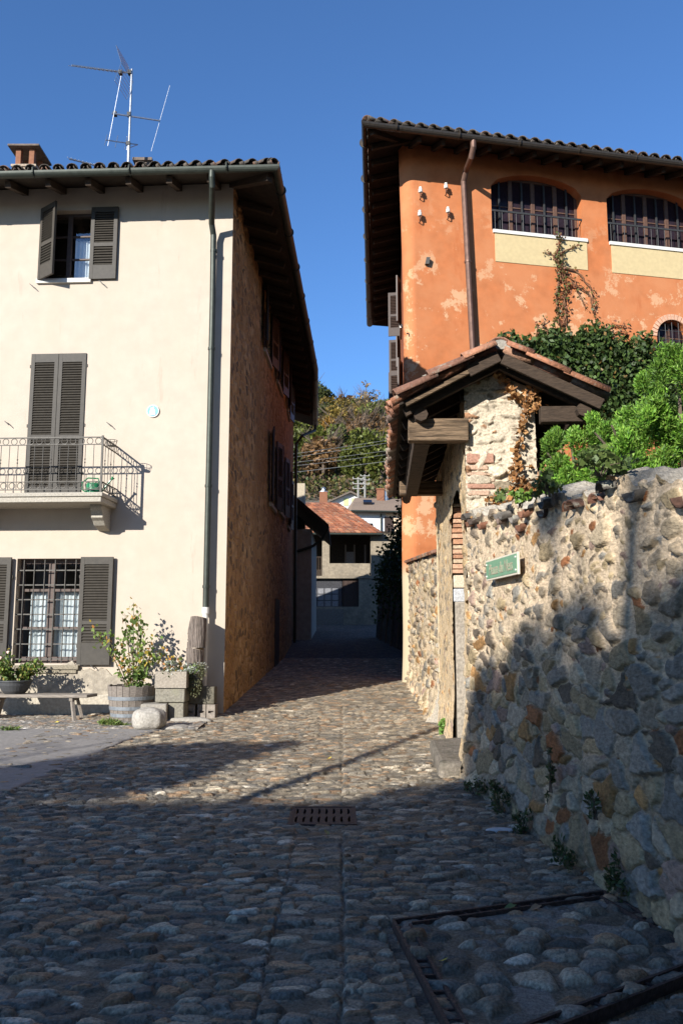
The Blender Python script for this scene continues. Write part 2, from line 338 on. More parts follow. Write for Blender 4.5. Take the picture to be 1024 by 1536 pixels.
def cobbles(xs, ys):
    X, Y = np.meshgrid(xs, ys); x0, y0 = X, Y
    wx = X+.05*(fbm(X, Y, .35, 3)-.5)+.012*(vnoise(X, Y, .05, 5)-.5); wy = Y+.07*(fbm(X, Y, .6, 13)-.5)+.010*(vnoise(X, Y, .045, 15)-.5)
    def lay(cw, ch, seed, jit, wv, k, amp, gap):
        d1, d2, i, j = voro(wx, wy, cw, ch, seed, jit, wv); e = d2-d1
        t = np.clip((e-gap)/k, 0, 1); h = np.sqrt(np.maximum(1-(1-t)**2, 0))*amp*(.6+.7*hsh(i, j, seed+5))
        h += (wx/cw-i)*.004*(hsh(i, j, seed+6)-.5)*6*(t > 0)
        c = pick(COB, COBW, hsh(i, j, seed+3))*(.55+.75*hsh(i, j, seed+4))[..., None]
        sand = amp*(.10+.62*fbm(X, Y, .22, seed+30)); m = np.clip((h-sand)/.003, 0, 1)[..., None]; h = np.maximum(h, sand+.002*(vnoise(X, Y, .012, seed+31)-.5))
        return h, c, m
    h1, c1, m1 = lay(.118, .066, 21, 1.0, .52, .25, .025, .05)
    h3, c3, m3 = lay(.165, .074, 51, .8, .35, .26, .020, .05)         # long stones of the drain strip
    h2, c2, m2 = lay(.165, .125, 81, .8, .32, .5, .046, .12)          # big round ones inside the iron frame
    strip = (wx > -.36+.03*(Y-8)*0) & (wx < .02) & ~((Y > 6.9) & (Y < 8)); fr = in_frame(X, Y)
    h = np.where(fr, h2, np.where(strip, h3, h1)); c = np.where(fr[..., None], c2, np.where(strip[..., None], c3, c1)); m = np.where(fr[..., None], m2, np.where(strip[..., None], m3, m1))
    h = np.where(strip & ((np.abs(wx+.36) < .009) | (np.abs(wx-.01) < .009)) & ~fr, .002, h)
    mort = np.array((.145,.13,.108))*(.7+.6*fbm(X, Y, .3, 71))[..., None]
    c = c*m+mort*(1-m)
    # cemented patch inside the frame
    cem = fr & (fbm(X, Y, .55, 91) > .56) & (X > .75); h = np.where(cem, np.maximum(h*.8, .022), h); c = np.where((cem & (h < .026))[..., None], np.array((.2,.195,.19)), c)
    h += .010*(fbm(X, Y, 1.3, 31)-.5)+.003*vnoise(X, Y, .03, 33)
    h = np.where(in_frame(X, Y, .07) & ~fr, -.02, h)
    gr = (X > GR[0]) & (X < GR[1]) & (Y > GR[2]) & (Y < GR[3]); h = np.where(gr, -.16, h)
    Z = zg(Y)+h
    c = c*np.array((1.18,1.09,.93)); return np.stack([X, Y, Z], -1).reshape(-1, 3), c.reshape(-1, 3)
GR = (-.435, .115, 7.12, 7.80)
# big ground sheet
ys = np.concatenate([np.arange(-90, 10, 10.), np.arange(10, 60, 2.), np.arange(60, 460, 8.)]); xs = np.concatenate([np.arange(-260, -20, 12.), np.arange(-20, 20.1, 2.), np.arange(30, 270, 12.)])
X, Y = np.meshgrid(xs, ys); Z = zg(Y)-.06+np.where(Y > 60, (fbm(X, Y, 30, 201)-.5)*5, 0)
Z = Z+np.where((Y > 90), -.11*np.maximum(X+6, -25)*np.clip((Y-90)/70, 0, 1), 0)     # the hill falls away to the right
def hill_z(x, y):
    z = float(zg(y)); return z+(-.11*max(x+6, -25)*min(max((y-90)/70, 0), 1) if y > 90 else 0)
g = npmesh('ground', np.stack([X, Y, Z], -1).reshape(-1, 3), gridq(len(xs), len(ys)), (1,1,1), dirt_m); tag(g, kind='structure')
V, Cc, Q, b = [], [], [], 0
for (x0, x1, y0, y1, st) in ((-3.2, 1.95, 3.1, 6.2, .0105), (-4.4, 1.85, 6.2, 10.2, .0165), (-4.6, 1.8, 10.2, 16.5, .027), (-2.6, 2.2, 16.5, 27, .05)):
    nx, ny = int((x1-x0)/st), int((y1-y0)/st); xs, ys = np.linspace(x0, x1, nx), np.linspace(y0, y1, ny)
    v, c = cobbles(xs, ys); V.append(v); Cc.append(c); Q.append(gridq(nx, ny, b)); b += len(v)
o = npmesh('cobbled_street', np.concatenate(V), np.concatenate(Q), np.concatenate(Cc), attr_cobble); tag(o, kind='structure')
lane_m = voronoi_mat('lane_cobbles', [(.13,.12,.105),(.10,.095,.09),(.17,.15,.13),(.08,.08,.08)], (.07,.065,.055), 9, (.6,1,1), .1, .6)
ys = np.linspace(26.9, 52, 30); X, Y = np.meshgrid(np.array([-4.5, 5.]), ys)
o = npmesh('lane', np.stack([X, Y, zg(Y)+.012], -1).reshape(-1, 3), gridq(2, 30), (1,1,1), lane_m); tag(o, kind='structure')
# cobbles of the square outside the frame
mb = MB()
for x0, x1, y0, y1 in ((1.95, 2.6, 3.1, 4.2), (-14, 14, -40, 3.1), (-14, -4.55, 3.1, 8.4)):
    mb.add([(x0,y0,-.012),(x1,y0,-.012),(x1,y1,-.012),(x0,y1,-.012)], [(0,1,2,3)])
tag(mb.build('square_paving', lane_m), kind='structure')
# asphalt on the left: outline from the photo, laid 3 cm proud of the cobble bed
edge = [G(-300,1330), G(-60,1222), G(0,1197), G(60,1172), G(110,1150), G(170,1122), G(215,1104), G(250,1094)]
def asphalt_sheet():
    n = 60; left = -16.0; pts = []
    P = [Vector((e.x, e.y)) for e in edge]; V = []; nn = 40
    for k in range(n+1):
        t = k/n*(len(P)-1); i = min(int(t), len(P)-2); q = P[i].lerp(P[i+1], t-i)
        q.x += .05*sin(k*1.9)+.04*sin(k*4.1)
        for c in range(nn+1):
            u = c/nn; x = q.x+(left-q.x)*u**2
            V.append((x, q.y, .034-.045*max(0, 1-u*30)+.012*float(fbm(np.array(x), np.array(q.y), 1.1, 7)-.5)))
    return np.array(V), gridq(nn+1, n+1)
V, Q = asphalt_sheet(); o = npmesh('asphalt_road', V, Q[:, ::-1], (1,1,1), asphalt); tag(o, kind='structure')
# pebble strip in front of the left house
xs, ys = np.linspace(-11, -2.3, 300), np.linspace(13.5, 16.2, 110); X, Y = np.meshgrid(xs, ys)
d1, d2, i, j = voro(X, Y, .09, .07, 301, .9, .3); t = np.clip((d2-d1-.1)/.5, 0, 1)
c = pick(COB, COBW, hsh(i, j, 303))*(.9+.5*hsh(i, j, 304))[..., None]*t[..., None]**.3+np.array((.2,.17,.13))*(1-t[..., None]**.3)
o = npmesh('pebble_strip', np.stack([X, Y, .030+.025*np.sqrt(1-(1-t)**2)-np.clip((13.75-Y)*.4, 0, 1)], -1).reshape(-1, 3), gridq(300, 110), c.reshape(-1, 3), attr_cobble); tag(o, kind='structure')

# ------------------------------------------------------------------ rubble masonry
ROCK = [(0.251,0.224,0.182), (0.182,0.175,0.160), (0.167,0.171,0.167), (0.274,0.167,0.076), (0.190,0.087,0.042), (0.327,0.289,0.224), (0.118,0.103,0.087), (0.251,0.213,0.144), (0.228,0.175,0.156)]
ROCKW = [4, 3, 1.6, 1.3, .9, 3, 1.4, 3, 1.6]
def rubble(fr, s0, s1, zb, ztop, st, cw, ch, seed, amp=.06, gap=.22, mortar=(.37,.31,.22), d0=0., wear=None, dark=None, pal=ROCK, palw=ROCKW, base_d=0):
    """relief of one wall face: returns vertices, quads, colours. ztop(s) is the top line."""
    nu, nv = int(abs(s1-s0)/st)+1, int(2.9/st) if callable(ztop) else int((ztop-float(np.min(zb)))/st)+1
    s = np.linspace(s0, s1, nu); v = np.linspace(0, 1, nv); S, W = np.meshgrid(s, v)
    zt = np.array([ztop(q) for q in s]) if callable(ztop) else np.full(nu, ztop)
    Zb = zb if np.isscalar(zb) else np.array(zb, float)
    Z = Zb+(zt-Zb)*W
    x = S+.14*(fbm(S, Z, .4, seed+40)-.5)+.055*(fbm(S, Z, .11, seed+41)-.5); y = Z+.12*(fbm(S, Z, .45, seed+50)-.5)+.05*(fbm(S, Z, .09, seed+51)-.5)
    d1, d2, i, j = voro(x, y, cw, ch, seed, 1.0, .55, 1); e = d2-d1
    g = gap*(.5+1.0*fbm(S, Z, 1.2, seed+60))
    if wear is not None: g = g+wear(S, Z)
    small = hsh(i, j, seed+7)
    t = np.clip((e-g)/.16, 0, 1); facet = (1-(1-t)**2.4)
    h = facet*amp*(.35+1.0*hsh(i, j, seed+5)); h = h+t*((x/cw-i-.5)*(hsh(i, j, seed+6)-.5)+(y/ch-j-.5)*(hsh(i, j, seed+8)-.5))*amp*.9
    h += .012*(fbm(S, Z, .10, seed+70)-.5)+.007*(fbm(S, Z, .035, seed+71)-.5)+.03*(fbm(S, Z, .9, seed+80)-.5)
    # small chinking stones set in the mortar
    D1, D2, I, J = voro(x, y, cw*.36, ch*.42, seed+100, .9, .4); chk = (hsh(I, J, seed+101) > .62) & (t <= 0.02); T = np.clip((D2-D1-.15)/.5, 0, 1)*chk
    h += T*amp*.45
    c = pick(pal, palw, hsh(i, j, seed+3))*(.7+.6*hsh(i, j, seed+4))[..., None]*(.8+.4*fbm(S, Z, .06, seed+90))[..., None]
    mo = np.array(mortar)*(.72+.56*fbm(S, Z, .35, seed+61))[..., None]
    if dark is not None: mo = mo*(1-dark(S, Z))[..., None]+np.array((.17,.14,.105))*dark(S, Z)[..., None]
    m = np.clip(t*5, 0, 1)[..., None]; c = c*m+mo*(1-m)
    c2 = pick(pal, palw, hsh(I, J, seed+103))*(.75+.5*hsh(I, J, seed+104))[..., None]; mm = np.clip(T*4, 0, 1)[..., None]; c = (c2*mm+c*(1-mm))*np.array((1.08,.97,.83))*(1+.12*np.clip((1.7-Z)/1.2, 0, 1))[..., None]  # lower part lightened: bounce light in the shade is put into the colour
    batter = base_d*np.clip(1-Z/1.0, 0, 1)**2
    D = d0+h+batter
    P = np.stack([fr.o.x+fr.u.x*S+fr.n.x*D, fr.o.y+fr.u.y*S+fr.n.y*D, Z], -1)
    return P.reshape(-1, 3), gridq(nu, nv), np.clip(c, 0, 1).reshape(-1, 3), (nu, nv)
def solid_wall(name, face, fr, thick, mat_, parent=None, topcol=(.36,.32,.26)):
    """close a rubble face with a back, ends and top so that it is a real wall"""
    P, Q, C, (nu, nv) = face; n = np.array((fr.n.x, fr.n.y, 0)); G3 = P.reshape(nv, nu, 3); V = [P]; QQ = [Q]; CC = [C]; b = len(P)
    def strip(a, bb):                                # two rows of points -> quads
        nonlocal b
        k = len(a); V.append(np.concatenate([a, bb])); CC.append(np.tile(np.array(topcol), (2*k, 1)))
        i = np.arange(k-1)+b; QQ.append(np.stack([i, i+1, i+1+k, i+k], 1)); b += 2*k
    top = G3[-1]; mid = top-n*thick*.5+np.array((0,0,.06)); bk = top-n*thick; lo = bk.copy(); lo[:, 2] = G3[0][:, 2]
    strip(top, mid); strip(mid, bk); strip(bk, lo)
    for col, rv in ((0, 1), (nu-1, 0)):
        a = G3[:, col]; k = a-n*thick*(.999); strip(a[::-1] if rv else a, k[::-1] if rv else k)
    return npmesh(name, np.concatenate(V), np.concatenate(QQ), np.concatenate(CC), mat_, parent)

TILEC = [(0.240,0.104,0.060), (0.288,0.136,0.080), (0.192,0.096,0.064), (0.320,0.176,0.112), (0.160,0.112,0.088), (0.224,0.176,0.136), (0.264,0.116,0.064)]
def tcol():
    c = random.choice(TILEC); k = random.uniform(.75, 1.2); return tuple(x*k for x in c)
# front garden wall
A = (1.408, 9.294); B = (1.818, 4.71)
FW = Fr(A, atan2(B[1]-A[1], B[0]-A[0]))
def fw_top(s): return 2.87-.086*s+.035*sin(s*5)+.03*sin(s*11.3)+.02*sin(s*29)
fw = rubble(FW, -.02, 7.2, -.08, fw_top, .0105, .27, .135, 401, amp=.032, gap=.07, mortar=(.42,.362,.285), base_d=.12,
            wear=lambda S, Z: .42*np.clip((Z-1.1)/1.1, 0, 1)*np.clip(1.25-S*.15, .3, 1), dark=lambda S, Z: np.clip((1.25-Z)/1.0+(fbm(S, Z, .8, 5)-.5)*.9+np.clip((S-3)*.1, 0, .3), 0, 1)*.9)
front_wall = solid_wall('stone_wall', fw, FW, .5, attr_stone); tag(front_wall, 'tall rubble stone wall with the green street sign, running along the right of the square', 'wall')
mb = MB(); s = .12
while s < 7:                                        # half-round tiles bedded along the top of the wall
    z = fw_top(s)-.02+random.uniform(-.03, .03); tl = random.uniform(-.05, .05)
    if random.random() < .72:
        k = random.uniform(.35, .9); cc = tuple(x*k for x in (random.choice(TILEC) if random.random() < .5 else (.17,.15,.13)))
        mb.tile(FW.p(s, .075+random.uniform(-.03, .03), z-.06), FW.p(s+tl, -.33, z+.02), .085, .075, (0,0,1), 1 if random.random() < .25 else -1, col=cc)
    s += random.uniform(.14, .24)
tag(mb.build('coping', tile_m, front_wall, smooth=True), 'broken terracotta tiles set in mortar along the top')
# second stone wall, between the gate and the orange house
A2 = (1.70, 14.62); B2 = (1.64, 20.35)
SW = Fr(A2, atan2(A2[1]-B2[1], A2[0]-B2[0]))
sw = rubble(SW, -5.75, 0, -.05, lambda s: 2.92-.05*s+.03*sin(s*4), .022, .40, .17, 501, amp=.05, gap=.3, mortar=(.41,.355,.275), base_d=.22)
w2 = solid_wall('stone_wall', sw, SW, .45, attr_stone); tag(w2, 'lower sunlit stone wall between the gate and the orange house, capped with red tiles', 'wall')
mb = MB(); s = -5.7
while s < -.05:
    z = 2.95-.05*s; mb.tile(SW.p(s, .10, z-.02), SW.p(s, -.3, z+.10), .08, .075, (0,0,1), 1, col=tcol()); s += random.uniform(.16, .2)
tag(mb.build('coping', tile_m, w2, smooth=True), 'row of red clay tiles')

# ------------------------------------------------------------------ building pieces
def wall_mb(fr, s0, s1, z0, z1, holes, dep=.3, mb=None, arch=()):
    """wall face with rectangular openings (s0,s1,z0,z1) and their reveals; arch: index of openings with a curved head -> rise"""
    mb = mb or MB(); S = sorted({s0, s1, *[h[0] for h in holes], *[h[1] for h in holes]}); Z = sorted({z0, z1, *[h[2] for h in holes], *[h[3] for h in holes]})
    for a, b in zip(S, S[1:]):
        for c, d in zip(Z, Z[1:]):
            ms, mz = (a+b)/2, (c+d)/2
            if any(h[0] < ms < h[1] and h[2] < mz < h[3] for h in holes): continue
            mb.add([fr.p(a,0,c), fr.p(b,0,c), fr.p(b,0,d), fr.p(a,0,d)], [(0,1,2,3)])
    for k, h in enumerate(holes):
        a, b, c, d = h; rise = dict(arch).get(k)
        if rise:
            n = 16; top = [(a+(b-a)*i/n, d-rise+rise*sin(pi*i/n)**(.5 if rise < .45*(b-a)*.8 else 1.) if rise < .4*(b-a) else d-rise+rise*sqrt(max(0, 1-(2*i/n-1)**2))) for i in range(n+1)]
            for (p, q) in zip(top, top[1:]):
                mb.add([fr.p(p[0],0,p[1]), fr.p(q[0],0,q[1]), fr.p(q[0],0,d), fr.p(p[0],0,d)], [(0,1,2,3)])
                mb.add([fr.p(p[0],0,p[1]), fr.p(q[0],0,q[1]), fr.p(q[0],-dep,q[1]), fr.p(p[0],-dep,p[1])], [(0,3,2,1)])
            zt = d-rise
        else:
            mb.add([fr.p(a,0,d), fr.p(b,0,d), fr.p(b,-dep,d), fr.p(a,-dep,d)], [(0,3,2,1)]); zt = d
        mb.add([fr.p(a,0,c), fr.p(b,0,c), fr.p(b,-dep,c), fr.p(a,-dep,c)], [(0,1,2,3)])
        mb.add([fr.p(a,0,c), fr.p(a,0,zt), fr.p(a,-dep,zt), fr.p(a,-dep,c)], [(0,1,2,3)])
        mb.add([fr.p(b,0,c), fr.p(b,0,zt), fr.p(b,-dep,zt), fr.p(b,-dep,c)], [(0,3,2,1)])
    return mb
def shutter_mb(fr, s0, s1, d, z0, z1, splits=((.19,.45),(.5,.93)), th=.045, mb=None, st=.075, pitch=.05):
    """louvred leaf: stiles, rails and tilted slats"""
    mb = mb or MB(); H = z1-z0; u = Vector((fr.u.x, fr.u.y, 0)); n = Vector((fr.n.x, fr.n.y, 0))
    mb.fbox(fr, s0, s0+st, d, d+th, z0, z1); mb.fbox(fr, s1-st, s1, d, d+th, z0, z1)
    zs = [0]+[x for sp in splits for x in sp]+[1]
    for k in range(0, len(zs), 2): mb.fbox(fr, s0+st, s1-st, d+.003, d+th-.003, z0+H*zs[k], z0+H*zs[k+1])
    for a, b in splits:
        za, zb = z0+H*a, z0+H*b; m = max(3, int((zb-za)/pitch)); hp = (zb-za)/m
        for i in range(m):
            c = fr.p((s0+s1)/2, d+th*.5, za+(i+.5)*hp)
            mb.pbox(c, u*(s1-s0-2*st)/2, n*.019-Vector((0,0,hp*.42)), (Vector((0,0,.0045))+n*.003))
        mb.fbox(fr, s0+st, s1-st, d+.002, d+.006, za, zb)
    return mb
def hinges(mb, fr, s, d, zs):
    for z in zs: mb.fbox(fr, s-.03, s+.03, d, d+.02, z-.03, z+.03)
def window(parent, fr, s0, s1, z0, z1, rec, fm, cols=2, rows=3, gl=None, fw=.06, label=None, name='window', curtain=None, arch=0):
    mb = MB(); mb.fbox(fr, s0, s0+fw, -rec-.06, -rec, z0, z1); mb.fbox(fr, s1-fw, s1, -rec-.06, -rec, z0, z1)
    mb.fbox(fr, s0+fw, s1-fw, -rec-.058, -rec-.002, z0, z0+fw*1.3); mb.fbox(fr, s0+fw, s1-fw, -rec-.058, -rec-.002, z1-fw, z1)
    for c in range(1, cols):
        m = s0+(s1-s0)*c/cols; mb.fbox(fr, m-fw*.75, m+fw*.75, -rec-.056, -rec+.012, z0+fw*1.3, z1-fw)
    for r in range(1, rows):
        m = z0+(z1-z0)*r/rows; mb.fbox(fr, s0+fw, s1-fw, -rec-.05, -rec-.008, m-.018, m+.018)
    w = mb.build(name, fm, parent, bevel=.006)
    if label: w['label'] = label
    g = MB(); g.fbox(fr, s0+fw*.5, s1-fw*.5, -rec-.036, -rec-.03, z0+fw*.5, z1-fw*.5); g.build('pane', gl or glass, w)
    if curtain:
        a, b, zc0, zc1, folds = curtain; n = 90; V, Qs = [], []
        for i in range(n+1):
            s = a+(b-a)*i/n; dd = -rec-.14+.022*sin(i/n*folds*2*pi)+.012*sin(i/n*folds*5.1)
            V += [fr.p(s, dd, zc0), fr.p(s, dd*1.0+.004*sin(i), zc1)]
        Qs = [(2*i, 2*i+2, 2*i+3, 2*i+1) for i in range(n)]
        MB().add(V, Qs).build('curtain', curtain_m, w, smooth=True)
    return w
def downpipe(parent, pts, r, m, name='downpipe', clamps=()):
    mb = MB(); mb.tube(pts, r, 12)
    for c in clamps: mb.tube([c-Vector((0,0,.025)), c+Vector((0,0,.025))], r*1.22, 12)
    return mb.build(name, m, parent, smooth=False, bevel=0)
def gutter(parent, pts, r, m):
    """half-round channel following the eave, with seams"""
    mb = MB(); n = 8; pts = [Vector(p) for p in pts]; vs = []
    for i, p in enumerate(pts):
        d = (pts[min(i+1, len(pts)-1)]-pts[max(i-1, 0)]).normalized(); s = d.cross(Vector((0,0,1))).normalized()
        for rr in (r, r-.012):
            vs += [p+s*rr*cos(pi*k/n)-Vector((0,0,1))*rr*sin(pi*k/n) for k in range(n+1)]
    m1 = n+1
    fs = []
    for i in range(len(pts)-1):
        a, b = i*2*m1, (i+1)*2*m1
        for k in range(n): fs += [(a+k, b+k, b+k+1, a+k+1), (a+m1+k, a+m1+k+1, b+m1+k+1, b+m1+k)]
        fs += [(a, a+m1, b+m1, b), (a+n, b+n, b+m1+n, a+m1+n)]
    e = (len(pts)-1)*2*m1
    fs += [tuple(range(m1)), tuple(range(e, e+m1))[::-1]]
    mb.add(vs, fs)
    for p, q in zip(pts, pts[1:]):
        L = (q-p).length; k = max(1, int(L/1.6)); s = (q-p).normalized()
        for i in range(k):
            c = p.lerp(q, (i+.5)/k); mb.tube([c-s*.012-Vector((0,0,.002)), c+s*.012-Vector((0,0,.002))], r+.008, 16)
            cut = None
    return mb.build('gutter', m, parent)
def tiles_on(quad, up_cols, spacing=.21, r=.085, rows=1, eave_in=-.06, tl=.42, first=1e9):
    """courses of half-round tiles over a roof face given by (eave a, eave b, top b, top a)"""
    a, b, c, d = [Vector(x) for x in quad]; n = (b-a).cross(d-a).normalized()
    if n.z < 0: n = -n
    L = (b-a).length; mb = MB(); k = int(L/spacing)
    for i in range(k+1):
        t = (i+.5*spacing/L)/max(1, k+.5); p = a.lerp(b, min(t, 1)); q = d.lerp(c, min(t, 1)); e = (q-p).normalized(); run = (q-p).length
        m = max(1, int(run/tl)); m = min(m, rows)
        x0 = p+e*(-.05+random.uniform(-.02, .02))
        for j in range(m):
            s0, s1 = x0+e*tl*j, x0+e*(tl*(j+1)+.06)
            if (s1-p).length > run+.1: break
            mb.tile(s0+n*(.035+.012*(j % 2)), s1+n*.03, r*1.05, r*.9, n, 1, 6, tcol())
        if (q-p).length > tl*m+.2:
            mb.tile(x0+e*tl*m+n*.03, q+n*.03, r, r*.95, n, 1, 6, tcol())
        pp = p+(b-a).normalized()*spacing/2
        mb.tile(pp+e*(-.09)+n*.055, pp+e*.35+n*.05, r, r, n, -1, 6, tcol())
    return mb

TILE_DK = mat('grey_brown_roof_tile', (1,1,1), attr=True, var=.3, scale=6, bump=.4, mod=lambda nt, b, tc: noise_mix(nt, b, tc, (.07,.06,.05), 3, .2, .5))
# ------------------------------------------------------------------ the cream house on the left
C0 = (-2.167, 15.683)
LF = Fr(C0, radians(-3))
S1 = Vector((-1.84, 27.0)); S2 = Vector((-1.98, 33.6))
LA = Fr(C0, atan2(S1.y-C0[1], S1.x-C0[0])); LB = Fr(S1, atan2(S2.y-S1.y, S2.x-S1.x)); LAn = (S1-Vector(C0)).length; LBn = (S2-S1).length
house = thing('rendered_house', 'tall cream plastered house on the left with grey louvred shutters and a balcony', 'house', (C0[0]-3, C0[1]+.2, 0))
TOP = 10.50
H_top = (-3.87, -2.87, 8.55, 10.02); H_door = (-3.95, -2.85, 4.10, 7.0); H_low = (-4.02, -2.77, .98, 2.95)
fm = wall_mb(LF, -9.2, 0, -.3, TOP, [H_top, H_door, H_low], .32)
fm.add([LF.p(-9.2,0,-.3), LF.p(-9.2,0,TOP), LF.p(-9.2,-18,TOP), LF.p(-9.2,-18,-.3)], [(0,1,2,3)])
fm.fbox(LF, -9.1, -.2, -4.0, -3.9, 0, TOP-.1)                 # an inner partition so that rooms read dark
fm.build('front_wall', cream, house)
# exposed rougher plinth
n = 70; V = []; top = []
for i in range(n+1):
    s = -9.2+(9.2-1.55)*i/n; top.append((s, .93+.05*sin(i*.9)+.04*sin(i*2.3)+.03*sin(i*5.1)-(.45*max(0, (i-58)/12)**2)))
mb = MB()
for (p, q) in zip(top, top[1:]):
    mb.add([LF.p(p[0],.025,-.2), LF.p(q[0],.025,-.2), LF.p(q[0],.022,q[1]), LF.p(p[0],.022,p[1]), LF.p(q[0],-.01,q[1]+.012), LF.p(p[0],-.01,p[1]+.012)], [(0,1,2,3), (3,2,4,5)])
mb.build('plinth', plinth_m, house)
mb = MB()
for i in range(n//2):
    s = -9.2+7.4*i/(n//2); h1, h2 = .40+.03*sin(i*1.7), .40+.03*sin((i+1)*1.7); e = 7.4/(n//2)
    mb.add([LF.p(s,.055,-.2), LF.p(s+e,.055,-.2), LF.p(s+e,.055,h2), LF.p(s,.055,h1), LF.p(s+e,.02,h2+.03), LF.p(s,.02,h1+.03)], [(0,1,2,3), (3,2,4,5)])
mb.build('plinth', mat('pale_cement_plinth', (.36,.32,.255), var=.2, scale=4, bump=.7, bscale=25), house)
# alley walls (brown rubble), with window openings
def sp(fr, px): # distance into the alley of a pixel column at eye height
    return fr.px(px, 900)[0]
Z_u0, Z_u1 = 7.55, 9.35; Z_m0, Z_m1 = 4.1, 6.0
wA = [(5.2, 6.5, 8.85, 10.35), (8.3, 9.6, 8.95, 10.35), (6.9, 8.1, 5.05, 7.05), (9.5, 10.6, 5.2, 7.1)]
wB = [(.4, 1.7, 9.0, 10.35), (1.7, 2.7, 5.2, 7.0)]
mb = wall_mb(LA, 0, LAn, -.3, TOP+.1, wA, .28); wall_mb(LB, 0, LBn, -.3, TOP+.1, wB, .28, mb)
back = LB.p(LBn, -9, 0); mb.add([LB.p(LBn,0,-.3), LB.p(LBn,-9,-.3), LB.p(LBn,-9,TOP), LB.p(LBn,0,TOP)], [(0,1,2,3)])
mb.build('alley_wall', rubble_brown, house)['label'] = 'brown rubble side wall along the lane, in shade'
for fr, ws in ((LA, wA), (LB, wB)):
    for (a, b, c, d) in ws:
        w = window(house, fr, a, b, c, d, .12, wframe_m, 2, 2, dark_glass)
        m2 = MB(); m2.fbox(fr, a-.12, b+.12, -.02, .07, c-.1, c); m2.build('sill', stone_slab, w)
        for sgn in (-1, 1):                         # leaves folded back nearly flat on the wall
            e = a if sgn < 0 else b; f2 = Fr(fr.p(e, .03, 0).xy, fr.a+(radians(-10) if sgn > 0 else radians(10)))
            shutter_mb(f2, 0 if sgn > 0 else -(b-a)/2, (b-a)/2 if sgn > 0 else 0, .01, c, d).build('shutter', shutter_dk, w)
# old doorway on the lane
m2 = MB(); m2.fbox(LA, 8.5, 9.6, .002, .03, .3, 2.5); m2.build('door', shutter_dk, house)
# top window
w = window(house, LF, *H_top, .16, wframe_m, 2, 3, glass, curtain=(-3.3, -2.92, 8.65, 9.5, 5))
m2 = MB(); m2.fbox(LF, -3.93, -2.82, -.05, .06, 8.46, 8.55); m2.build('sill', white_m, w, bevel=.008)
shutter_mb(LF, -2.86, -2.32, .02, 8.52, 10.04).build('shutter', shutter_m, w)
f2 = Fr(LF.p(-3.88, .02, 0).xy, LF.a-radians(36)); shutter_mb(f2, 0, .52, 0, 8.52, 10.04).build('shutter', shutter_m, w)['label'] = 'shutter leaf standing ajar'
# balcony door: both leaves shut
m2 = MB(); m2.fbox(LF, -3.95, -2.85, -.2, -.12, 4.1, 7.0); dr = m2.build('balcony_door', wframe_m, house)
for a, b in ((-3.95, -3.405), (-3.395, -2.85)):
    mb = shutter_mb(LF, a, b, -.02, 4.12, 7.0, ((.075,.40),(.43,.94))); 
    hinges(mb, LF, a if a < -3.5 else b, -.01, (4.6, 5.55, 6.75)); mb.build('shutter', shutter_m, dr)
# ground-floor window with grille
w = window(house, LF, *H_low, .17, wframe_m, 2, 1, glass, fw=.09, curtain=(-3.85, -2.82, 1.08, 2.32, 11))
m2 = MB(); m2.fbox(LF, -4.0, -2.8, -.225, -.165, 2.33, 2.38); m2.fbox(LF, -4.0, -2.8, -.225, -.165, 1.62, 1.66)
m2.each('glazing_bar', wframe_m, w)
m2 = MB(); m2.fbox(LF, -4.05, -2.72, -.30, .09, .87, .95); m2.fbox(LF, -3.98, -2.76, -.05, .06, .80, .865); m2.build('sill', mat('mossy_sill_stone', (.22,.19,.14), var=.3, scale=8, bump=.5), w, bevel=.012)
m2 = MB()
for i in range(6):
    s = -4.02+1.25*(i+.6)/6.2; m2.tube([LF.p(s,-.04,.97), LF.p(s,-.04,2.93)], .011, 6)
for i in range(7):
    z = 1.06+i*.278; m2.fbox(LF, -4.02, -2.77, -.062, -.05, z-.011, z+.011)
m2.build('grille', iron_gal, w)
for a, b in ((-4.74, -4.10), (-2.755, -2.135)):
    mb = shutter_mb(LF, a, b, .05, .96, 2.97, ((.20,.37),(.405,.93))); hinges(mb, LF, b if a < -4 else a, .04, (1.3, 2.6)); mb.build('shutter', shutter_m, w)
m2 = MB()                                             # shutter stays
for s, z in ((-4.0, 8.4), (-2.6, 8.44), (-2.33, 5.55), (-4.35, 5.6), (-2.45, .93), (-4.4, .93)):
    m2.bar(LF.p(s,0,z), LF.p(s,.09,z), .014, .014); m2.bar(LF.p(s-.035,.09,z+.03), LF.p(s+.05,.09,z-.05), .02, .014)
m2.each('shutter_stay', iron, house, per=2)
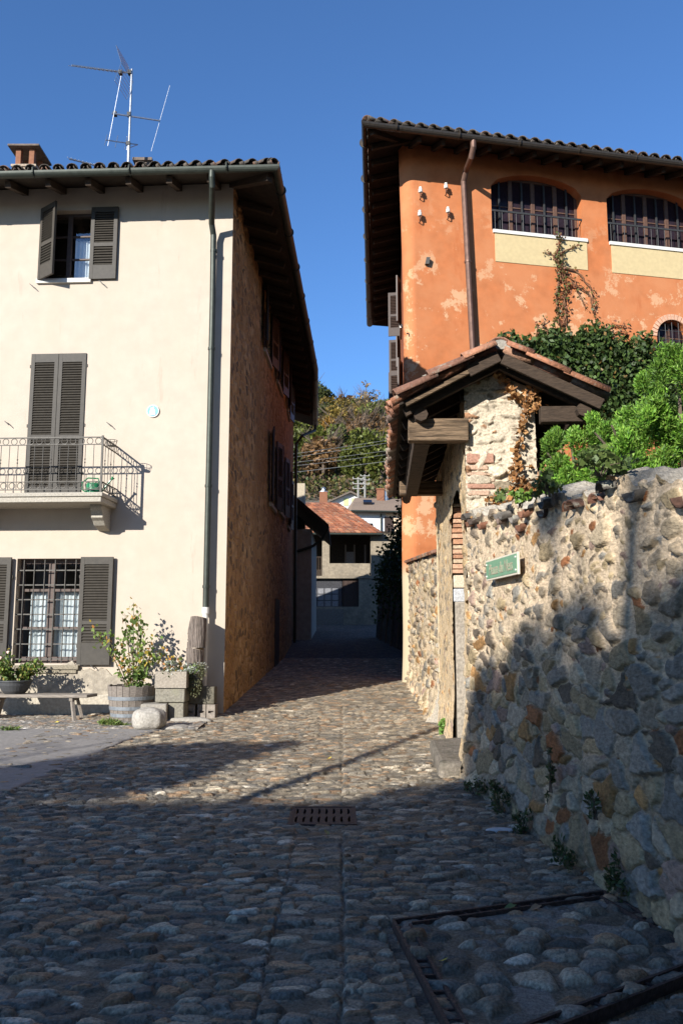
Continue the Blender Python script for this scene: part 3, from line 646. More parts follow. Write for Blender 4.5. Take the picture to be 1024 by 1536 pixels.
# balcony
bs0, bs1, bd = -5.20, -2.14, .88
mb = MB(); mb.fbox(LF, bs0, bs1, 0, bd, 3.90, 4.0); mb.fbox(LF, bs0-.03, bs1+.03, 0, bd+.03, 4.0, 4.075)
balc = mb.build('balcony', stone_slab, house, bevel=.012)
for s in (bs0+.25, bs1-.32):
    pr = [(0,3.90),(.56,3.90),(.56,3.84),(.50,3.79),(.46,3.72),(.47,3.67),(.38,3.62),(.30,3.54),(.0,3.46)]
    MB().poly([LF.p(s, d, z) for d, z in pr], LF.p(s+.22,0,0)-LF.p(s,0,0)).build('corbel', stone_slab, balc, bevel=.01)
mb = MB(); zt, zb = 5.11, 4.12; d1 = bd-.05
def rail_run(p0, p1):
    L = (p1-p0).length; e = (p1-p0).normalized(); n = max(3, round(L/.158)); up = Vector((0,0,1))
    for z, t in ((zt, .02), (zt-.135, .012), (zb+.165, .012), (zb+.02, .014)):
        mb.bar(p0+up*z, p1+up*z, .028, t)
    for z in (zt-.07, zb+.095):
        for i in range(n):
            c = p0+e*L*(i+.5)/n+up*z
            mb.tube([c+(e*cos(2*pi*k/14)+up*sin(2*pi*k/14))*.056 for k in range(14)], .007, 5, closed=True)
    for i in range(1, n):
        c = p0+e*L*i/n; mb.tube([c+up*(zb+.02), c+up*(zt-.13)], .0065, 5)
        if i % 2:
            for z in (zb+.52, zb+.58): mb.lathe(c+up*z, [(.004,-.022),(.016,0),(.004,.022)], 6)
P0 = Vector((*LF.p(bs0+.03, d1, 0).xy, 0)); P1 = Vector((*LF.p(bs1-.03, d1, 0).xy, 0)); W0 = Vector((*LF.p(bs0+.03, 0, 0).xy, 0)); W1 = Vector((*LF.p(bs1-.03, 0, 0).xy, 0))
rail_run(P0, P1); rail_run(P1, W1); rail_run(W0, P0)
for q in (P0, P1): mb.bar(q+Vector((0,0,4.07)), q+Vector((0,0,zt+.03)), .035, .035, up=(0,1,0))
mb.build('railing', iron_gal, balc)
mb = MB(); c = LF.p(bs1+.10, d1-.12, 5.0)            # wire pot holder hooked on the rail
for r, z in ((.10, .07), (.075, -.03)): mb.tube([c+Vector((r*cos(k*pi/8), r*sin(k*pi/8), z)) for k in range(16)], .006, 5, closed=True)
for k in range(0, 16, 2): mb.tube([c+Vector((.10*cos(k*pi/8), .10*sin(k*pi/8), .07)), c+Vector((.075*cos(k*pi/8), .075*sin(k*pi/8), -.03))], .004, 4)
mb.lathe(c+Vector((0,0,-.035)), [(.075,0),(.075,.012)], 16); mb.build('pot_holder', iron_gal, balc)
# roof: hip with rafters, soffit, tiles, gutters
EH = 10.24; pitch = .33
E0 = Vector((*LF.p(-10.2, .88, 0).xy, EH)); E1 = Vector((-1.31, 14.80, EH)); E2 = Vector((-.985, 27.1, EH)); E3 = Vector((-1.22, 34.75, EH))
R0 = Vector((-6.6, 20.4, EH+5.3*pitch)); R1 = Vector((-6.6, 34.75, EH+5.3*pitch)); E4 = Vector((-12.2, 34.75, EH)); 
mb = MB()
for f in ((E0,E1,R0), (E1,E2,R0), (E2,E3,R1), (E2,R1,R0), (E0,R0,R1,E4)):
    up = Vector((0,0,.12)); k = len(f); mb.add([p for p in f]+[p+up for p in f], [tuple(range(k))[::-1], tuple(range(k, 2*k))]+[(i, (i+1) % k, k+(i+1) % k, k+i) for i in range(k)])
roof = mb.build('roof', soffit_m, house)
up = Vector((0,0,.14))
mb = tiles_on((E0+up, E1+up, R0+up, R0+up), None, .265, .105, rows=2)
for q in ((E1+up, E2+up, R0+up, R0+up), (E2+up, E3+up, R1+up, R0+up)):
    t2 = tiles_on(q, None, .24, .10, rows=1); b = len(mb.v); mb.v += t2.v; mb.c += t2.c; mb.f += [tuple(i+b for i in f) for f in t2.f]
for a, b in ((E1+up, R0+up), (R0+up, R1+up)):
    L = (b-a).length; k = int(L/.4)
    for i in range(k): mb.tile(a.lerp(b, i/k)+Vector((0,0,.04)), a.lerp(b, (i+1.15)/k)+Vector((0,0,.04)), .12, .11, (0,0,1), 1, 6, tcol())
mb.build('tiles', TILE_DK, roof, smooth=True)
mb = MB(); s = -9.0
while s < .3:
    a, b = LF.p(s, .80, EH-.03), LF.p(s, -.4, EH+.37); mb.bar(a-Vector((0,0,.05)), b-Vector((0,0,.05)), .11, .13); s += .79
for fr, L in ((LA, LAn), (LB, LBn)):
    s = .6
    while s < L-.2:
        mb.bar(fr.p(s, .72, EH-.06), fr.p(s, -.3, EH+.25), .10, .12); s += .85
mb.bar(E1+Vector((-.05,.1,-.07)), Vector((C0[0]-.3, C0[1]+.3, EH+.35)), .13, .15)
mb.each('rafter', timber, roof)
gd = Vector((0,0,.07))
go = [E0+Vector((0,-.09,.06)), E1+Vector((.07,-.09,.06)), E2+Vector((.10,0,.06)), E3+Vector((.10,0,.06))]
gutter(house, go, .105, copper)
sa = Fr(LF.p(0, .95, 0).xy, LF.a).px(318, 262)[0]; pts = [LF.p(sa, .95, EH-.02), LF.p(sa, .95, EH-.15), LF.p(sa+.0, .90, EH-.30), LF.p(-.37, .26, EH-.72), LF.p(-.35, .16, EH-.92), LF.p(-.34, .15, 8), LF.p(-.34, .15, 1.9)]
downpipe(house, pts, .058, copper, clamps=[LF.p(-.34,.15,z) for z in (9.0, 7.0, 4.3, 2.4)])
m2 = MB(); m2.tube([LF.p(-.34,.15,1.90), LF.p(-.34,.15,2.02)], .066, 12); m2.tube([LF.p(-.34,.15,0), LF.p(-.34,.15,1.9)], .05, 12); m2.build('downpipe', white_m, house)['label'] = 'white plastic lower end of the front downpipe'
e = E3+Vector((.10,0,0)); q = LB.p(LBn-.2, .12, 0)
downpipe(house, [e+Vector((0,-.2,0)), e+Vector((0,-.2,-.25)), Vector((q.x+.25, q.y, EH-.75)), Vector((q.x, q.y, EH-1.1)), Vector((q.x, q.y, 1.1))], .06, copper)
# chimney
c0 = atY(21, 250, 17.6); c1 = atY(51, 250, 17.6); zt_ = atY(36, 222, 17.6).z; X0, X1 = c0.x, c1.x; zb_ = EH+.9
mb = MB(); mb.box(X0-.04, X1+.04, 17.6, 18.25, zb_, zt_-.46); mb.box(X0-.06, X1+.06, 17.57, 18.28, zt_-.46, zt_-.40)
chim = mb.build('chimney', mat('mortared_chimney', (.34,.27,.20), var=.3, scale=5, bump=.6), house, bevel=.01)
mb = MB()
for x in (X0+.02, X1-.13):
    for y in (17.62, 18.12): mb.box(x, x+.12, y, y+.12, zt_-.40, zt_)
mb.each('brick_pier', terra, chim, bevel=.008)
mb = MB(); mb.box(X0-.13, X1+.13, 17.50, 18.35, zt_, zt_+.05); mb.build('cap', mat('chimney_cap_slab', (.13,.10,.08), var=.3), chim, bevel=.01)
c0 = atY(216, 243, 18.5); mb = MB(); mb.box(c0.x-.2, c0.x+.14, 18.5, 19.1, EH+1.1, c0.z+.02); mb.box(c0.x-.26, c0.x+.2, 18.44, 19.16, c0.z+.02, c0.z+.09); mb.build('chimney', mat('chimney_cap_slab', (.2,.15,.1)), house)
# aerials on the roof
def aerial():
    Y = 18.0; base = atY(192, 262, Y); top = atY(196, 104, Y); t = thing('tv_aerial', 'metal television aerial mast with several booms on the cream house roof', 'aerial', (base.x, Y, EH+.33*3.1))
    z0 = EH+.33*3.1; mx = base.x
    m = MB(); m.tube([Vector((mx, Y, z0)), Vector((mx, Y, base.z+.75))], .04, 10); m.tube([Vector((mx, Y, base.z+.72)), Vector((mx, Y, top.z))], .028, 10); m.build('mast', galv, t)
    P = lambda px, py, dy=0: atY(px, py, Y+dy)
    m = MB(); a, b = P(108, 98, -.7), P(192, 109, .1); m.bar(a, b, .03, .03)
    for i in range(13):
        q = a.lerp(b, i/13.5); w = .11+.004*i; m.tube([q+Vector((-.03,-w,-.09)), q+Vector((.03,w,.05))], .006, 4)
    m.build('boom', galv, t)
    m = MB(); cc = P(186, 107, .05)
    for sg in (1, -1):
        for k in range(7):
            f = k/6; m.tube([cc+Vector((.02-.22*f*sg*0-.14*f, -.3, sg*.45*f)), cc+Vector((.12-.14*f, .4, sg*.45*f+.0))], .005, 4)
        for y in (-.3, .4): m.tube([cc+Vector((.02 if y < 0 else .12, y, 0)), cc+Vector((-.12 if y < 0 else -.02, y, sg*.45))], .005, 4)
    m.build('reflector', galv, t)
    m = MB(); a, b = P(168, 170, -.2), P(240, 181, .3); m.bar(a, b, .028, .028); m.tube([P(182, 114, -.3), P(162, 219, -.1)], .008, 6); m.tube([P(255, 128, .2), P(227, 227, .4)], .006, 6); m.build('boom', galv, t)
    m = MB(); a, b = P(159, 210, -.4), P(207, 217, .2); m.bar(a, b, .02, .02)
    for f, w in ((0, .16), (.33, .18), (.62, .2), (.68, .2)):
        q = a.lerp(b, f); m.tube([q-Vector((.02,.02,w*.9)), q+Vector((.02,.02,w*.9))], .007, 4)
    m.tube([P(207, 217, .2), P(194, 222, 0)], .008, 4); m.build('boom', galv, t)
    m = MB()
    for px, py in ((195,109), (194,172), (193,216), (173,171), (181,109)): c = P(px, py); m.box(c.x-.04, c.x+.04, Y-.05, Y+.05, c.z-.045, c.z+.045)
    m.each('clamp', iron, t)
    t2 = thing('tv_aerial', 'second smaller aerial just showing above the roof tiles', 'aerial', (P(130,240,.5).x, Y+.5, z0+.1))
    m = MB(); a, b = atY(104, 238, Y), atY(160, 252, Y+.6); m.bar(a, b, .03, .03); m.tube([b, Vector((b.x, b.y, z0+.1))], .02, 6)
    for i in range(10): q = a.lerp(b, i/10); m.tube([q+Vector((0,-.12,-.03)), q+Vector((0,.12,.03))], .006, 4)
    m.build('boom', galv, t2)
aerial()
# blue plaque
s, z = LF.px(230, 617); fdisc = lambda r, d0, d1: MB().poly([LF.p(s+r*cos(2*pi*k/32), d0, z+r*sin(2*pi*k/32)) for k in range(32)], LF.p(0,d1,0)-LF.p(0,d0,0))
pq = thing('wall_plaque', 'small round blue and white ceramic plaque on the cream wall', 'plaque', LF.p(s, 0, z))
fdisc(.125, 0, .028).build('rim', porcelain, pq, bevel=.006); fdisc(.105, .026, .031).build('disc', mat('blue_glaze', (.16,.36,.68), rough=.2, var=.1, bump=0, spec=.5), pq)
sil = [(-.062,-.085),(-.058,.0),(-.05,.03),(-.055,.05),(-.03,.072),(-.015,.06),(0,.085),(.02,.09),(.033,.065),(.03,.04),(.05,.01),(.06,-.085)]
MB().poly([LF.p(s+a, .029, z+b) for a, b in sil], LF.p(0,.008,0)-LF.p(0,0,0)).build('relief_figure', porcelain, pq, bevel=.004)

# ------------------------------------------------------------------ the orange house on the right
K = (1.60, 20.2); OF = Fr(K, radians(12)); KF = (2.50, 34.6); OS = Fr(K, atan2(K[1]-KF[1], K[0]-KF[0])); OSn = hypot(K[0]-KF[0], K[1]-KF[1])
OD = .95; OFE = Fr(OF.p(0, OD, 0).xy, OF.a); se, ze = OFE.px(551, 190); OEH = ze-.02
orange = thing('orange_house', 'orange plastered house on the right with peeling patches and large barred windows', 'house', (K[0]+3, K[1]+2, 0))
def rect(px0, px1, pyt, pyb):
    a, zt = OF.px(px0, pyt); b, _ = OF.px(px1, pyb); _, zb = OF.px(px0, pyb); return (a, b, zb, zt)
r1 = rect(735, 873, 256, 344); r2 = (r1[1]+.75, r1[1]+3.4, r1[2], r1[3])
a3, z3t = OF.px(983, 478); r3 = (a3, a3+1.0, z3t-1.75, z3t)
R = .30; OT = OEH+.33
mb = wall_mb(OF, R, 14, -.2, OT, [r1, r2, r3], .34, arch=[(0, .42), (1, .42), (2, .5)])
n = 8
for i in range(n):                                     # rounded, slightly flared corner
    def cp(t, z):
        fl = .10*max(0, 1-z/2.2)**2+.05*sin(z*.5)
        th = t*pi/2; q = OF.o+OF.u*(R-R*sin(th)*1.0-fl*sin(th))-OF.n*(R-R*cos(th)); return Vector((q.x, q.y, z))
    zs = [-.2+(OT+.2)*k/24 for k in range(25)]
    for z0, z1 in zip(zs, zs[1:]):
        mb.add([cp((i+1)/n, z0), cp(i/n, z0), cp(i/n, z1), cp((i+1)/n, z1)], [(0,1,2,3)])
mb.build('front_wall', orange_m, orange)
oss = []
for dY, z in ((5.3, 11.2), (9.3, 11.0), (3.2, 7.8)): oss.append((-dY-.9, -dY, z, z+1.5))
mb = wall_mb(OS, -OSn, -R*.9, -.2, OT, oss, .25)
bk = OS.p(-OSn, -9, 0); e = OF.p(14, 0, 0); b2 = OF.p(14, -14, 0)
mb.add([OS.p(-OSn,0,-.2), OS.p(-OSn,0,OT), b2+Vector((0,0,OT)), b2+Vector((0,0,-.2))], [(0,1,2,3)])
mb.add([e+Vector((0,0,-.2)), b2+Vector((0,0,-.2)), b2+Vector((0,0,OT)), e+Vector((0,0,OT))], [(0,1,2,3)])
mb.fbox(OF, 1.9, 13.8, -3.6, -3.5, 0, OT-.1)
side_m = mat('shaded_lane_plaster', (.26,.08,.03), var=.2, scale=1, bump=.2)  # shade of the lane side painted in as a darker orange
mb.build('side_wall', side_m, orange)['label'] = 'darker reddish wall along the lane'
for (a, b, c, d) in oss:
    w = window(orange, OS, a, b, c, d, .12, wframe_m, 2, 2, dark_glass)
    m2 = MB(); m2.fbox(OS, a-.1, b+.1, -.02, .08, c-.09, c); m2.build('sill', white_m, w)
    f2 = Fr(OS.p(b, .02, 0).xy, OS.a+radians(-14)); shutter_mb(f2, 0, .5, 0, c, d).build('shutter', shutter_dk, w)
    f2 = Fr(OS.p(a, .02, 0).xy, OS.a+radians(84)); shutter_mb(f2, -.42, 0, 0, c, d).build('shutter', shutter_dk, w)
pane_o = mat('plum_dark_pane', (.022,.014,.018), rough=.12, var=.2, bump=0, spec=.16)
creamy = mat('pale_yellow_panel', (.47,.37,.20), var=.07, scale=2, bump=.1)
brown_w = mat('brown_window_wood', (.10,.055,.038), rough=.5, var=.2, bump=.1)
for r in (r1, r2):
    w = window(orange, OF, *r, .26, brown_w, 4, 2, pane_o, fw=.075)
    m2 = MB(); W = r[1]-r[0]
    for i in range(8):
        if i % 2 == 0: m2.fbox(OF, r[0]+W*(i+.9)/8-.0, r[0]+W*(i+.9)/8+.045, -.25, -.21, r[2]+.02, r[3]-.1)
    for i in range(13): s = r[0]+W*(i+.5)/13; m2.tube([OF.p(s,-.02,r[2]), OF.p(s,-.02,r[2]+.55)], .009, 5)
    m2.fbox(OF, r[0]-.02, r[1]+.12, -.035, -.005, r[2]+.53, r[2]+.58); m2.build('grille', iron, w)
    m2 = MB(); m2.fbox(OF, r[0]+.02, r[1]+.12, -.05, .05, r[2]-.09, r[2]); m2.build('sill', white_m, w)
    m2 = MB(); m2.fbox(OF, r[0]+.07, r[1]+.10, 0, .016, r[2]-.88, r[2]-.09); m2.build('apron_panel', creamy, w)
w = window(orange, OF, *r3, .22, brown_w, 2, 4, pane_o, fw=.05, label='small arched window with a brick surround')
m2 = MB(); cs, cz, rr = (r3[0]+r3[1])/2, r3[3]-.5, .5
for k in range(17):
    t0, t1 = pi*k/17+.02, pi*(k+1)/17-.02
    m2.poly([OF.p(cs+q*cos(t), 0, cz+q*sin(t)) for q, t in ((rr+.005,t0),(rr+.16,t0),(rr+.16,t1),(rr+.005,t1))], OF.p(0,.022,0)-OF.p(0,0,0))
m2.build('brick_surround', mat('pale_brick', (.50,.30,.20), var=.2, bump=.3), w)
m2 = MB()
for i in range(5): s = r3[0]+.1+.2*i; m2.tube([OF.p(s,-.05,r3[2]), OF.p(s,-.05,r3[3]-.05)], .01, 5)
for i in range(6): z = r3[2]+.15+.26*i; m2.fbox(OF, r3[0], r3[1], -.055, -.045, z, z+.015)
m2.build('grille', iron, w)
# roof of the orange house
EW = .93
def eo(s, d, z): q = OF.p(s, d, z); return q
p_c = OF.p(se, OD, OEH); c_far = None
X3 = atY(557, 490, 1); 
# far end of the lane-side eave at the same height
rr_ = ray(558, 488); tt = (OEH-CAMH)/rr_[2]; p_f = Vector((rr_[0]*tt, rr_[1]*tt, OEH)); p_r = OF.p(15, OD, OEH); p_b = p_r+(p_f-p_c)
ridge0 = (p_c+p_f)/2+OF.u.to_3d()*7.2+Vector((0,0,7.2*.34)); ridge1 = ridge0+OF.u.to_3d()*9
mb = MB(); up = Vector((0,0,.13))
for f in ((p_c,p_r,ridge1,ridge0), (p_f,p_c,ridge0), (p_b,p_f,ridge0,ridge1), (p_r,p_b,ridge1)):
    k = len(f); mb.add(list(f)+[p+up for p in f], [tuple(range(k))[::-1], tuple(range(k, 2*k))]+[(i, (i+1) % k, k+(i+1) % k, k+i) for i in range(k)])
orf = mb.build('roof', soffit_m, orange)
up = Vector((0,0,.15)); mb = tiles_on((p_c+up, p_r+up, ridge1+up, ridge0+up), None, .34, .13, rows=2)
t2 = tiles_on((p_f+up, p_c+up, ridge0+up, ridge0+up), None, .34, .12, rows=1); b = len(mb.v); mb.v += t2.v; mb.c += t2.c; mb.f += [tuple(i+b for i in f) for f in t2.f]
L = (ridge0-p_c).length
for i in range(int(L/.45)): mb.tile(p_c.lerp(ridge0, i*.45/L)+Vector((0,0,.18)), p_c.lerp(ridge0, (i*.45+.5)/L)+Vector((0,0,.18)), .15, .13, (0,0,1), 1, 6, tcol())
mb.build('tiles', TILE_DK, orf, smooth=True)
mb = MB(); s = .2
while s < 14: mb.bar(OF.p(s, OD-.12, OEH-.06), OF.p(s, -.3, OEH+.36), .10, .13); s += .62
side = (p_f-p_c); sn = side.normalized(); k = int(side.length/.75)
for i in range(1, k):
    a = p_c+sn*.75*i; mb.bar(a+OF.u.to_3d()*.1+Vector((0,0,-.06)), a+OF.u.to_3d()*1.35+Vector((0,0,.36)), .10, .13)
mb.bar(p_c+Vector((.1,.1,-.06)), p_c.lerp(ridge0, .2), .12, .14)
mb.each('rafter', timber, orf)
gutter(orange, [p_f+Vector((-.10,0,.06)), p_c+Vector((-.09,-.10,.06)), p_r+Vector((0,-.10,.06))], .125, mat('dark_bronze_gutter', (.055,.045,.036), rough=.4, var=.2, metal=.5, bump=.05))
s0, z0 = OFE.px(708, 216); s1, z1 = OF.px(691, 272); s2, z2 = OF.px(705, 525)
downpipe(orange, [OF.p(s0, OD+.06, OEH), OF.p(s0, OD+.06, OEH-.22), OF.p(s0-.02, OD-.05, OEH-.42), OF.p(s1+.02, .32, z1+.12), OF.p(s1, .17, z1-.12), OF.p(s2, .15, z2), OF.p(s2+.1, .15, .3)], .075, rust_pipe, clamps=[OF.p(s1+(s2-s1)*.5, .155, (z1+z2)/2)])
for px, py in ((628,290), (666,284), (627,325), (669,320)):
    s, z = OF.px(px, py); m2 = MB(); m2.lathe(OF.p(s, .13, z), [(.045,-.05),(.06,-.03),(.05,0),(.055,.03),(.035,.07),(.04,.10),(.012,.115)], 12); ins = m2.build('insulator', porcelain, orange, smooth=True)
    m2 = MB(); m2.tube([OF.p(s+.02,0,z-.17), OF.p(s+.02,.09,z-.17), OF.p(s,.13,z-.14), OF.p(s,.13,z-.04)], .014, 6); m2.build('bracket', rust, ins)
s, z = OF.px(640, 393); m2 = MB(); m2.pbox(OF.p(s,.05,z), (.05,0,0), (0,.05,0), (.02,0,.09)); m2.build('iron_hook', iron_gal, orange)
s, z = OF.px(610, 492); m2 = MB(); m2.tube([OF.p(s-.12, .0, z), OF.p(s-.18, .16, z+.02), OF.p(s-.18,.18,z-.05)], .016, 6); m2.build('iron_hook', iron, orange)

# ------------------------------------------------------------------ gate with its little tiled roof
GB = (1.673, 14.494); GF = Fr(A, atan2(A[1]-GB[1], A[0]-GB[0])); GL = hypot(A[0]-GB[0], A[1]-GB[1])
gate = thing('gateway', 'old gateway with a small tiled roof on timber brackets and a narrow arched doorway', 'gate', (1.8, 11.8, 0))
PLW = (.42,.35,.25); pk = dict(mortar=PLW, pal=ROCK+[(.40,.31,.19)], palw=ROCKW+[8])
o0, o1, ozs, ozt = -2.15, -.55, 2.75, 3.38
def arch_z(s): t = 2*(s-o0)/(o1-o0)-1; return ozs+(ozt-ozs)*sqrt(max(0, 1-t*t))
parts = []
pier = rubble(GF, o1, 0, -.08, 4.30, .02, .42, .2, 601, amp=.035, gap=.55, base_d=.14, **pk)
farp = rubble(GF, -GL, o0, -.08, 4.25, .03, .42, .2, 611, amp=.03, gap=.75, base_d=.05, **pk)
S = np.linspace(o0, o1, int((o1-o0)/.025)+1); overp = rubble(GF, o0, o1, [arch_z(q) for q in S], 4.25, .025, .42, .2, 621, amp=.03, gap=.75, **pk)
PF = Fr((A[0]-.005, A[1]-.01), radians(-1.5))
front = rubble(PF, 0, .80, 1.9, lambda s: 4.52-abs(s-.38)*.45, .011, .30, .13, 631, amp=.045, gap=.26, mortar=(.44,.415,.365), pal=[(.42,.39,.34), (.33,.31,.27), (.19,.17,.135), (.24,.22,.19), (.28,.17,.11)], palw=[5, 5, 2.2, 2.4, .9], wear=lambda S, Z: .30*np.clip((Z-3.45)/.35, 0, 1))
V, Q, C, b = [], [], [], 0
for P_, Q_, C_, _ in (pier, farp, overp, front): V.append(P_); Q.append(Q_+b); C.append(C_); b += len(P_)
gw = npmesh('gate_wall', np.concatenate(V), np.concatenate(Q), np.concatenate(C), attr_stone, gate)
mb = MB(); mb.fbox(GF, -GL+.01, -.03, -.80, -.27, -.1, 4.22); mb.fbox(GF, o1+.02, -.03, -.28, -.02, -.1, 4.2); mb.fbox(GF, -GL, o0-.12, -.28, -.02, -.1, 4.2); mb.fbox(GF, -GL-.005, -GL+.02, -.45, .015, -.1, 4.2)
mb.build('gate_wall', mat('yellowish_lime_plaster', (.40,.33,.22), var=.2, scale=3, bump=.5, bscale=25), gate)
# jambs and arch of the doorway
mb = MB(); brk = [(.36,.19,.11), (.42,.25,.16), (.30,.155,.09), (.40,.30,.2)]
z = 2.36
while z < ozs+.5:
    h = random.uniform(.05, .085); d = .0 if z < ozs else 0
    s_in = o0 if z < ozs else None
    sj = o0+.02 if z+h < ozs else o0+.02+(.18*(z+h-ozs)/.5)
    mb.fbox(GF, sj-.16, sj, -.268, -.01+random.uniform(-.012, .012), z+.012, z+h, random.choice(brk)); z += h
mb.build('brick_jamb', mat('worn_brick', (1,1,1), attr=True, var=.25, scale=8, bump=.5), gate, bevel=.006)
mb = MB(); mb.fbox(GF, o0-.14, o0+.025, -.268, -.03, .0, 1.98); jm = mb.build('stone_jamb', mat('grey_jamb_stone', (.26,.225,.18), var=.3, scale=6, bump=.6, bscale=40), gate, bevel=.012)
mb = MB(); mb.fbox(GF, o0-.14, o0+.02, -.268, -.012, 1.98, 2.16, (.36,.36,.36)); mb.fbox(GF, o0-.14, o0+.012, -.268, -.015, 2.17, 2.345, (.46,.38,.28)); mb.build('stone_jamb', MATS['worn_brick'], gate, bevel=.015)
mb = MB()
for i in range(7): mb.fbox(GF, o0+.03+i*.222, o0+.03+(i+1)*.222-.01, -.268, -.235, .16, 3.4)
dr = mb.build('door', grey_wood, gate)
mb = MB(); mb.tube([GF.p(-1.0,-.23,1.2), GF.p(-1.0,-.17,1.22), GF.p(-1.0,-.17,1.36), GF.p(-1.0,-.23,1.38)], .012, 6); mb.build('handle', iron, dr)
# bricks at the left edge of the pier front
mb = MB(); z = 3.10
while z < 3.58:
    h = random.uniform(.04, .06) if z < 3.42 else .11; mb.fbox(PF, .015, .28+random.uniform(-.05, .05), -.1, .035+random.uniform(-.008, .012), z, z+h, random.choice([(.40,.27,.19), (.33,.18,.125), (.42,.32,.23)])); z += h+.022
mb.build('brick_course', MATS['worn_brick'], gate, bevel=.012)
# timber: brackets, purlin, rafters, barge boards
w = Vector((GF.u.x, GF.u.y, 0))*-1; nl = Vector((GF.n.x, GF.n.y, 0))
g0 = Vector((1.76, 8.92, 0)); RZ, EZ = 4.66, 4.10
def gp(t, d, z): q = g0+w*t+nl*d; return Vector((q.x, q.y, z))
def slope(d): return RZ-(RZ-EZ)*abs(d)/1.12
mb = MB(); q = gp(.30, .36, 3.86); mb.bar(gp(.32, .34, 3.84), gp(.32, 1.02, 3.85), .17, .26); mb.build('bracket_beam', timber_light, gate, bevel=.015)
mb = MB(); mb.bar(gp(4.2, .34, 3.84), gp(4.2, 1.05, 3.84), .17, .22); mb.build('bracket_beam', timber_light, gate, bevel=.015)
mb = MB(); mb.tube([gp(.1, .88, 3.99), gp(6.3, .88, 3.99)], .08, 8); mb.bar(gp(.42, .86, 3.80), gp(4.2, .86, 3.80), .18, .17); mb.tube([gp(.02, -.9, 4.0), gp(6.3, -.9, 4.0)], .08, 8); mb.build('purlin', timber, gate)
mb = MB()
for i in range(11):
    t = .16+i*.6
    for sg in (1, -1): mb.bar(gp(t, .02*sg, slope(0)-.11), gp(t, 1.06*sg, slope(1.06)-.11), .085, .10)
mb.each('rafter', timber, gate)
mb = MB()
for sg in (1, -1):
    a, b_ = gp(0, 0, slope(0)-.035), gp(0, 1.12*sg, slope(1.12)-.035); e = w*6.6; mb.poly([a, b_, b_+Vector((0,0,.025)), a+Vector((0,0,.025))], e)
mb.build('roof_boards', soffit_m, gate)
mb = MB(); mb.bar(gp(-.03, -.02, slope(0)-.09), gp(-.03, -1.08, slope(1.08)-.085), .05, .125, up=(0,0,1)); mb.bar(gp(-.03, .02, slope(0)-.06), gp(-.03, .36, slope(.36)-.05), .05, .13, up=(0,0,1)); mb.build('barge_board', timber, gate, bevel=.008)['label'] = 'dark barge boards under the near tiles'
mb = MB(); mb.bar(gp(-.02, .36, slope(.36)-.055), gp(-.02, 1.05, slope(1.05)-.07), .06, .045); mb.build('barge_board', timber_light, gate)['label'] = 'warped light batten under the left tiles'
mb = MB(); NT = 33
for i in range(NT):
    t = (.02+i*.2) if i else -.05
    for sg in (1, -1):
        nrm = (Vector((0,0,1.12))+nl*sg*(RZ-EZ)).normalized(); jit = random.uniform(-.03, .03); lift = .0
        for k in range(3):
            d1_, d0_ = (1.17 if sg > 0 else 1.10)-.40*k+jit, (1.17 if sg > 0 else 1.10)-.40*(k+1)-.07+jit; a, b_ = gp(t+random.uniform(-.02,.02), d1_*sg, slope(d1_)), gp(t, max(d0_, .02)*sg, slope(max(d0_, .02))); big = 1.22 if i == 0 else 1
            a = a+nrm*random.uniform(-.012,.018)+w*random.uniform(-.02,.02)+nl*sg*random.uniform(-.03,.045); mb.tile(a+nrm*(.075+.012*k-.03*(i == 0)), b_+nrm*(.06+.01*k-.03*(i == 0)), .105*big, .088*big, nrm, 1, 7, tcol())
            a2, b2_ = gp(t+.1, (d1_+.04)*sg, slope(d1_+.04)), gp(t+.1, max(d0_, .02)*sg, slope(max(d0_, .02))); mb.tile(a2+nrm*.075, b2_+nrm*.075, .095, .085, nrm, -1, 6, tcol())
for i in range(15): a = gp(.0+i*.43, 0, RZ+.07+random.uniform(0,.015)); mb.tile(a, a+w*.48+Vector((0,0,.01)), .13, .12, (0,0,1), 1, 8, tcol())
mb.build('roof_tiles', tile_m, gate, smooth=True)
mb = MB(); c = gp(-.01, 0, RZ+.03); mb.poly([c+nl*.115*cos(pi*k/10)+Vector((0,0,.11*sin(pi*k/10))) for k in range(11)], w*.3); mb.build('ridge_mortar', concrete, gate)
mb = MB(); mb.bar(gp(.2, -.45, 3.98), gp(.2, -1.1, 3.98), .14, .18); mb.build('bracket_beam', timber, gate, bevel=.01)
# doorstep
mb = MB(); z0 = 0
a, b_, c, d = G(645,1133), G(654,1172), G(706,1171), G(700,1125)
mb.poly([G(644,1136,-.05), G(658,1176,-.05), G(714,1176,-.05), G(706,1130,-.05)], Vector((0,0,.23)))
st = mb.build('doorstep', mat('worn_step_stone', (.17,.145,.115), var=.35, scale=7, bump=.9, bscale=22, mod=lambda nt, b, tc: noise_mix(nt, b, tc, (.09,.08,.06), 5, .45, .65)), gate, bevel=.05); st['label'] = 'worn stone doorstep'
# street sign
sgn = thing('street_sign', 'green enamel street name sign screwed to the rubble wall', 'sign', FW.p(1.39, .13, 2.2))
sa_, sb_, sz0, sz1 = .86, 1.94, 2.095, 2.30
SO = Fr(FW.p(0, .075, 0).xy, FW.a); ra, za = SO.px(731.5, 841); rb_, zb_ = SO.px(779, 828); _, zc = SO.px(733, 869)
SF = Fr(FW.p(ra, .075, 0).xy, FW.a); L = rb_-ra; sz1 = (za+zb_)/2-.012; sz0 = zc-.005
mb = MB(); mb.fbox(SF, 0, L, 0, .022, sz0-.012, sz1+.012); mb.build('backing_plate', mat('pale_sign_edge', (.50,.45,.36), rough=.5, var=.1, bump=0), sgn, bevel=.004)
mb = MB(); mb.fbox(SF, .018, L-.018, .018, .026, sz0+.006, sz1-.004); mb.build('face', mat('green_enamel', (.125,.25,.155), rough=.35, var=.08, bump=0, spec=.5), sgn)
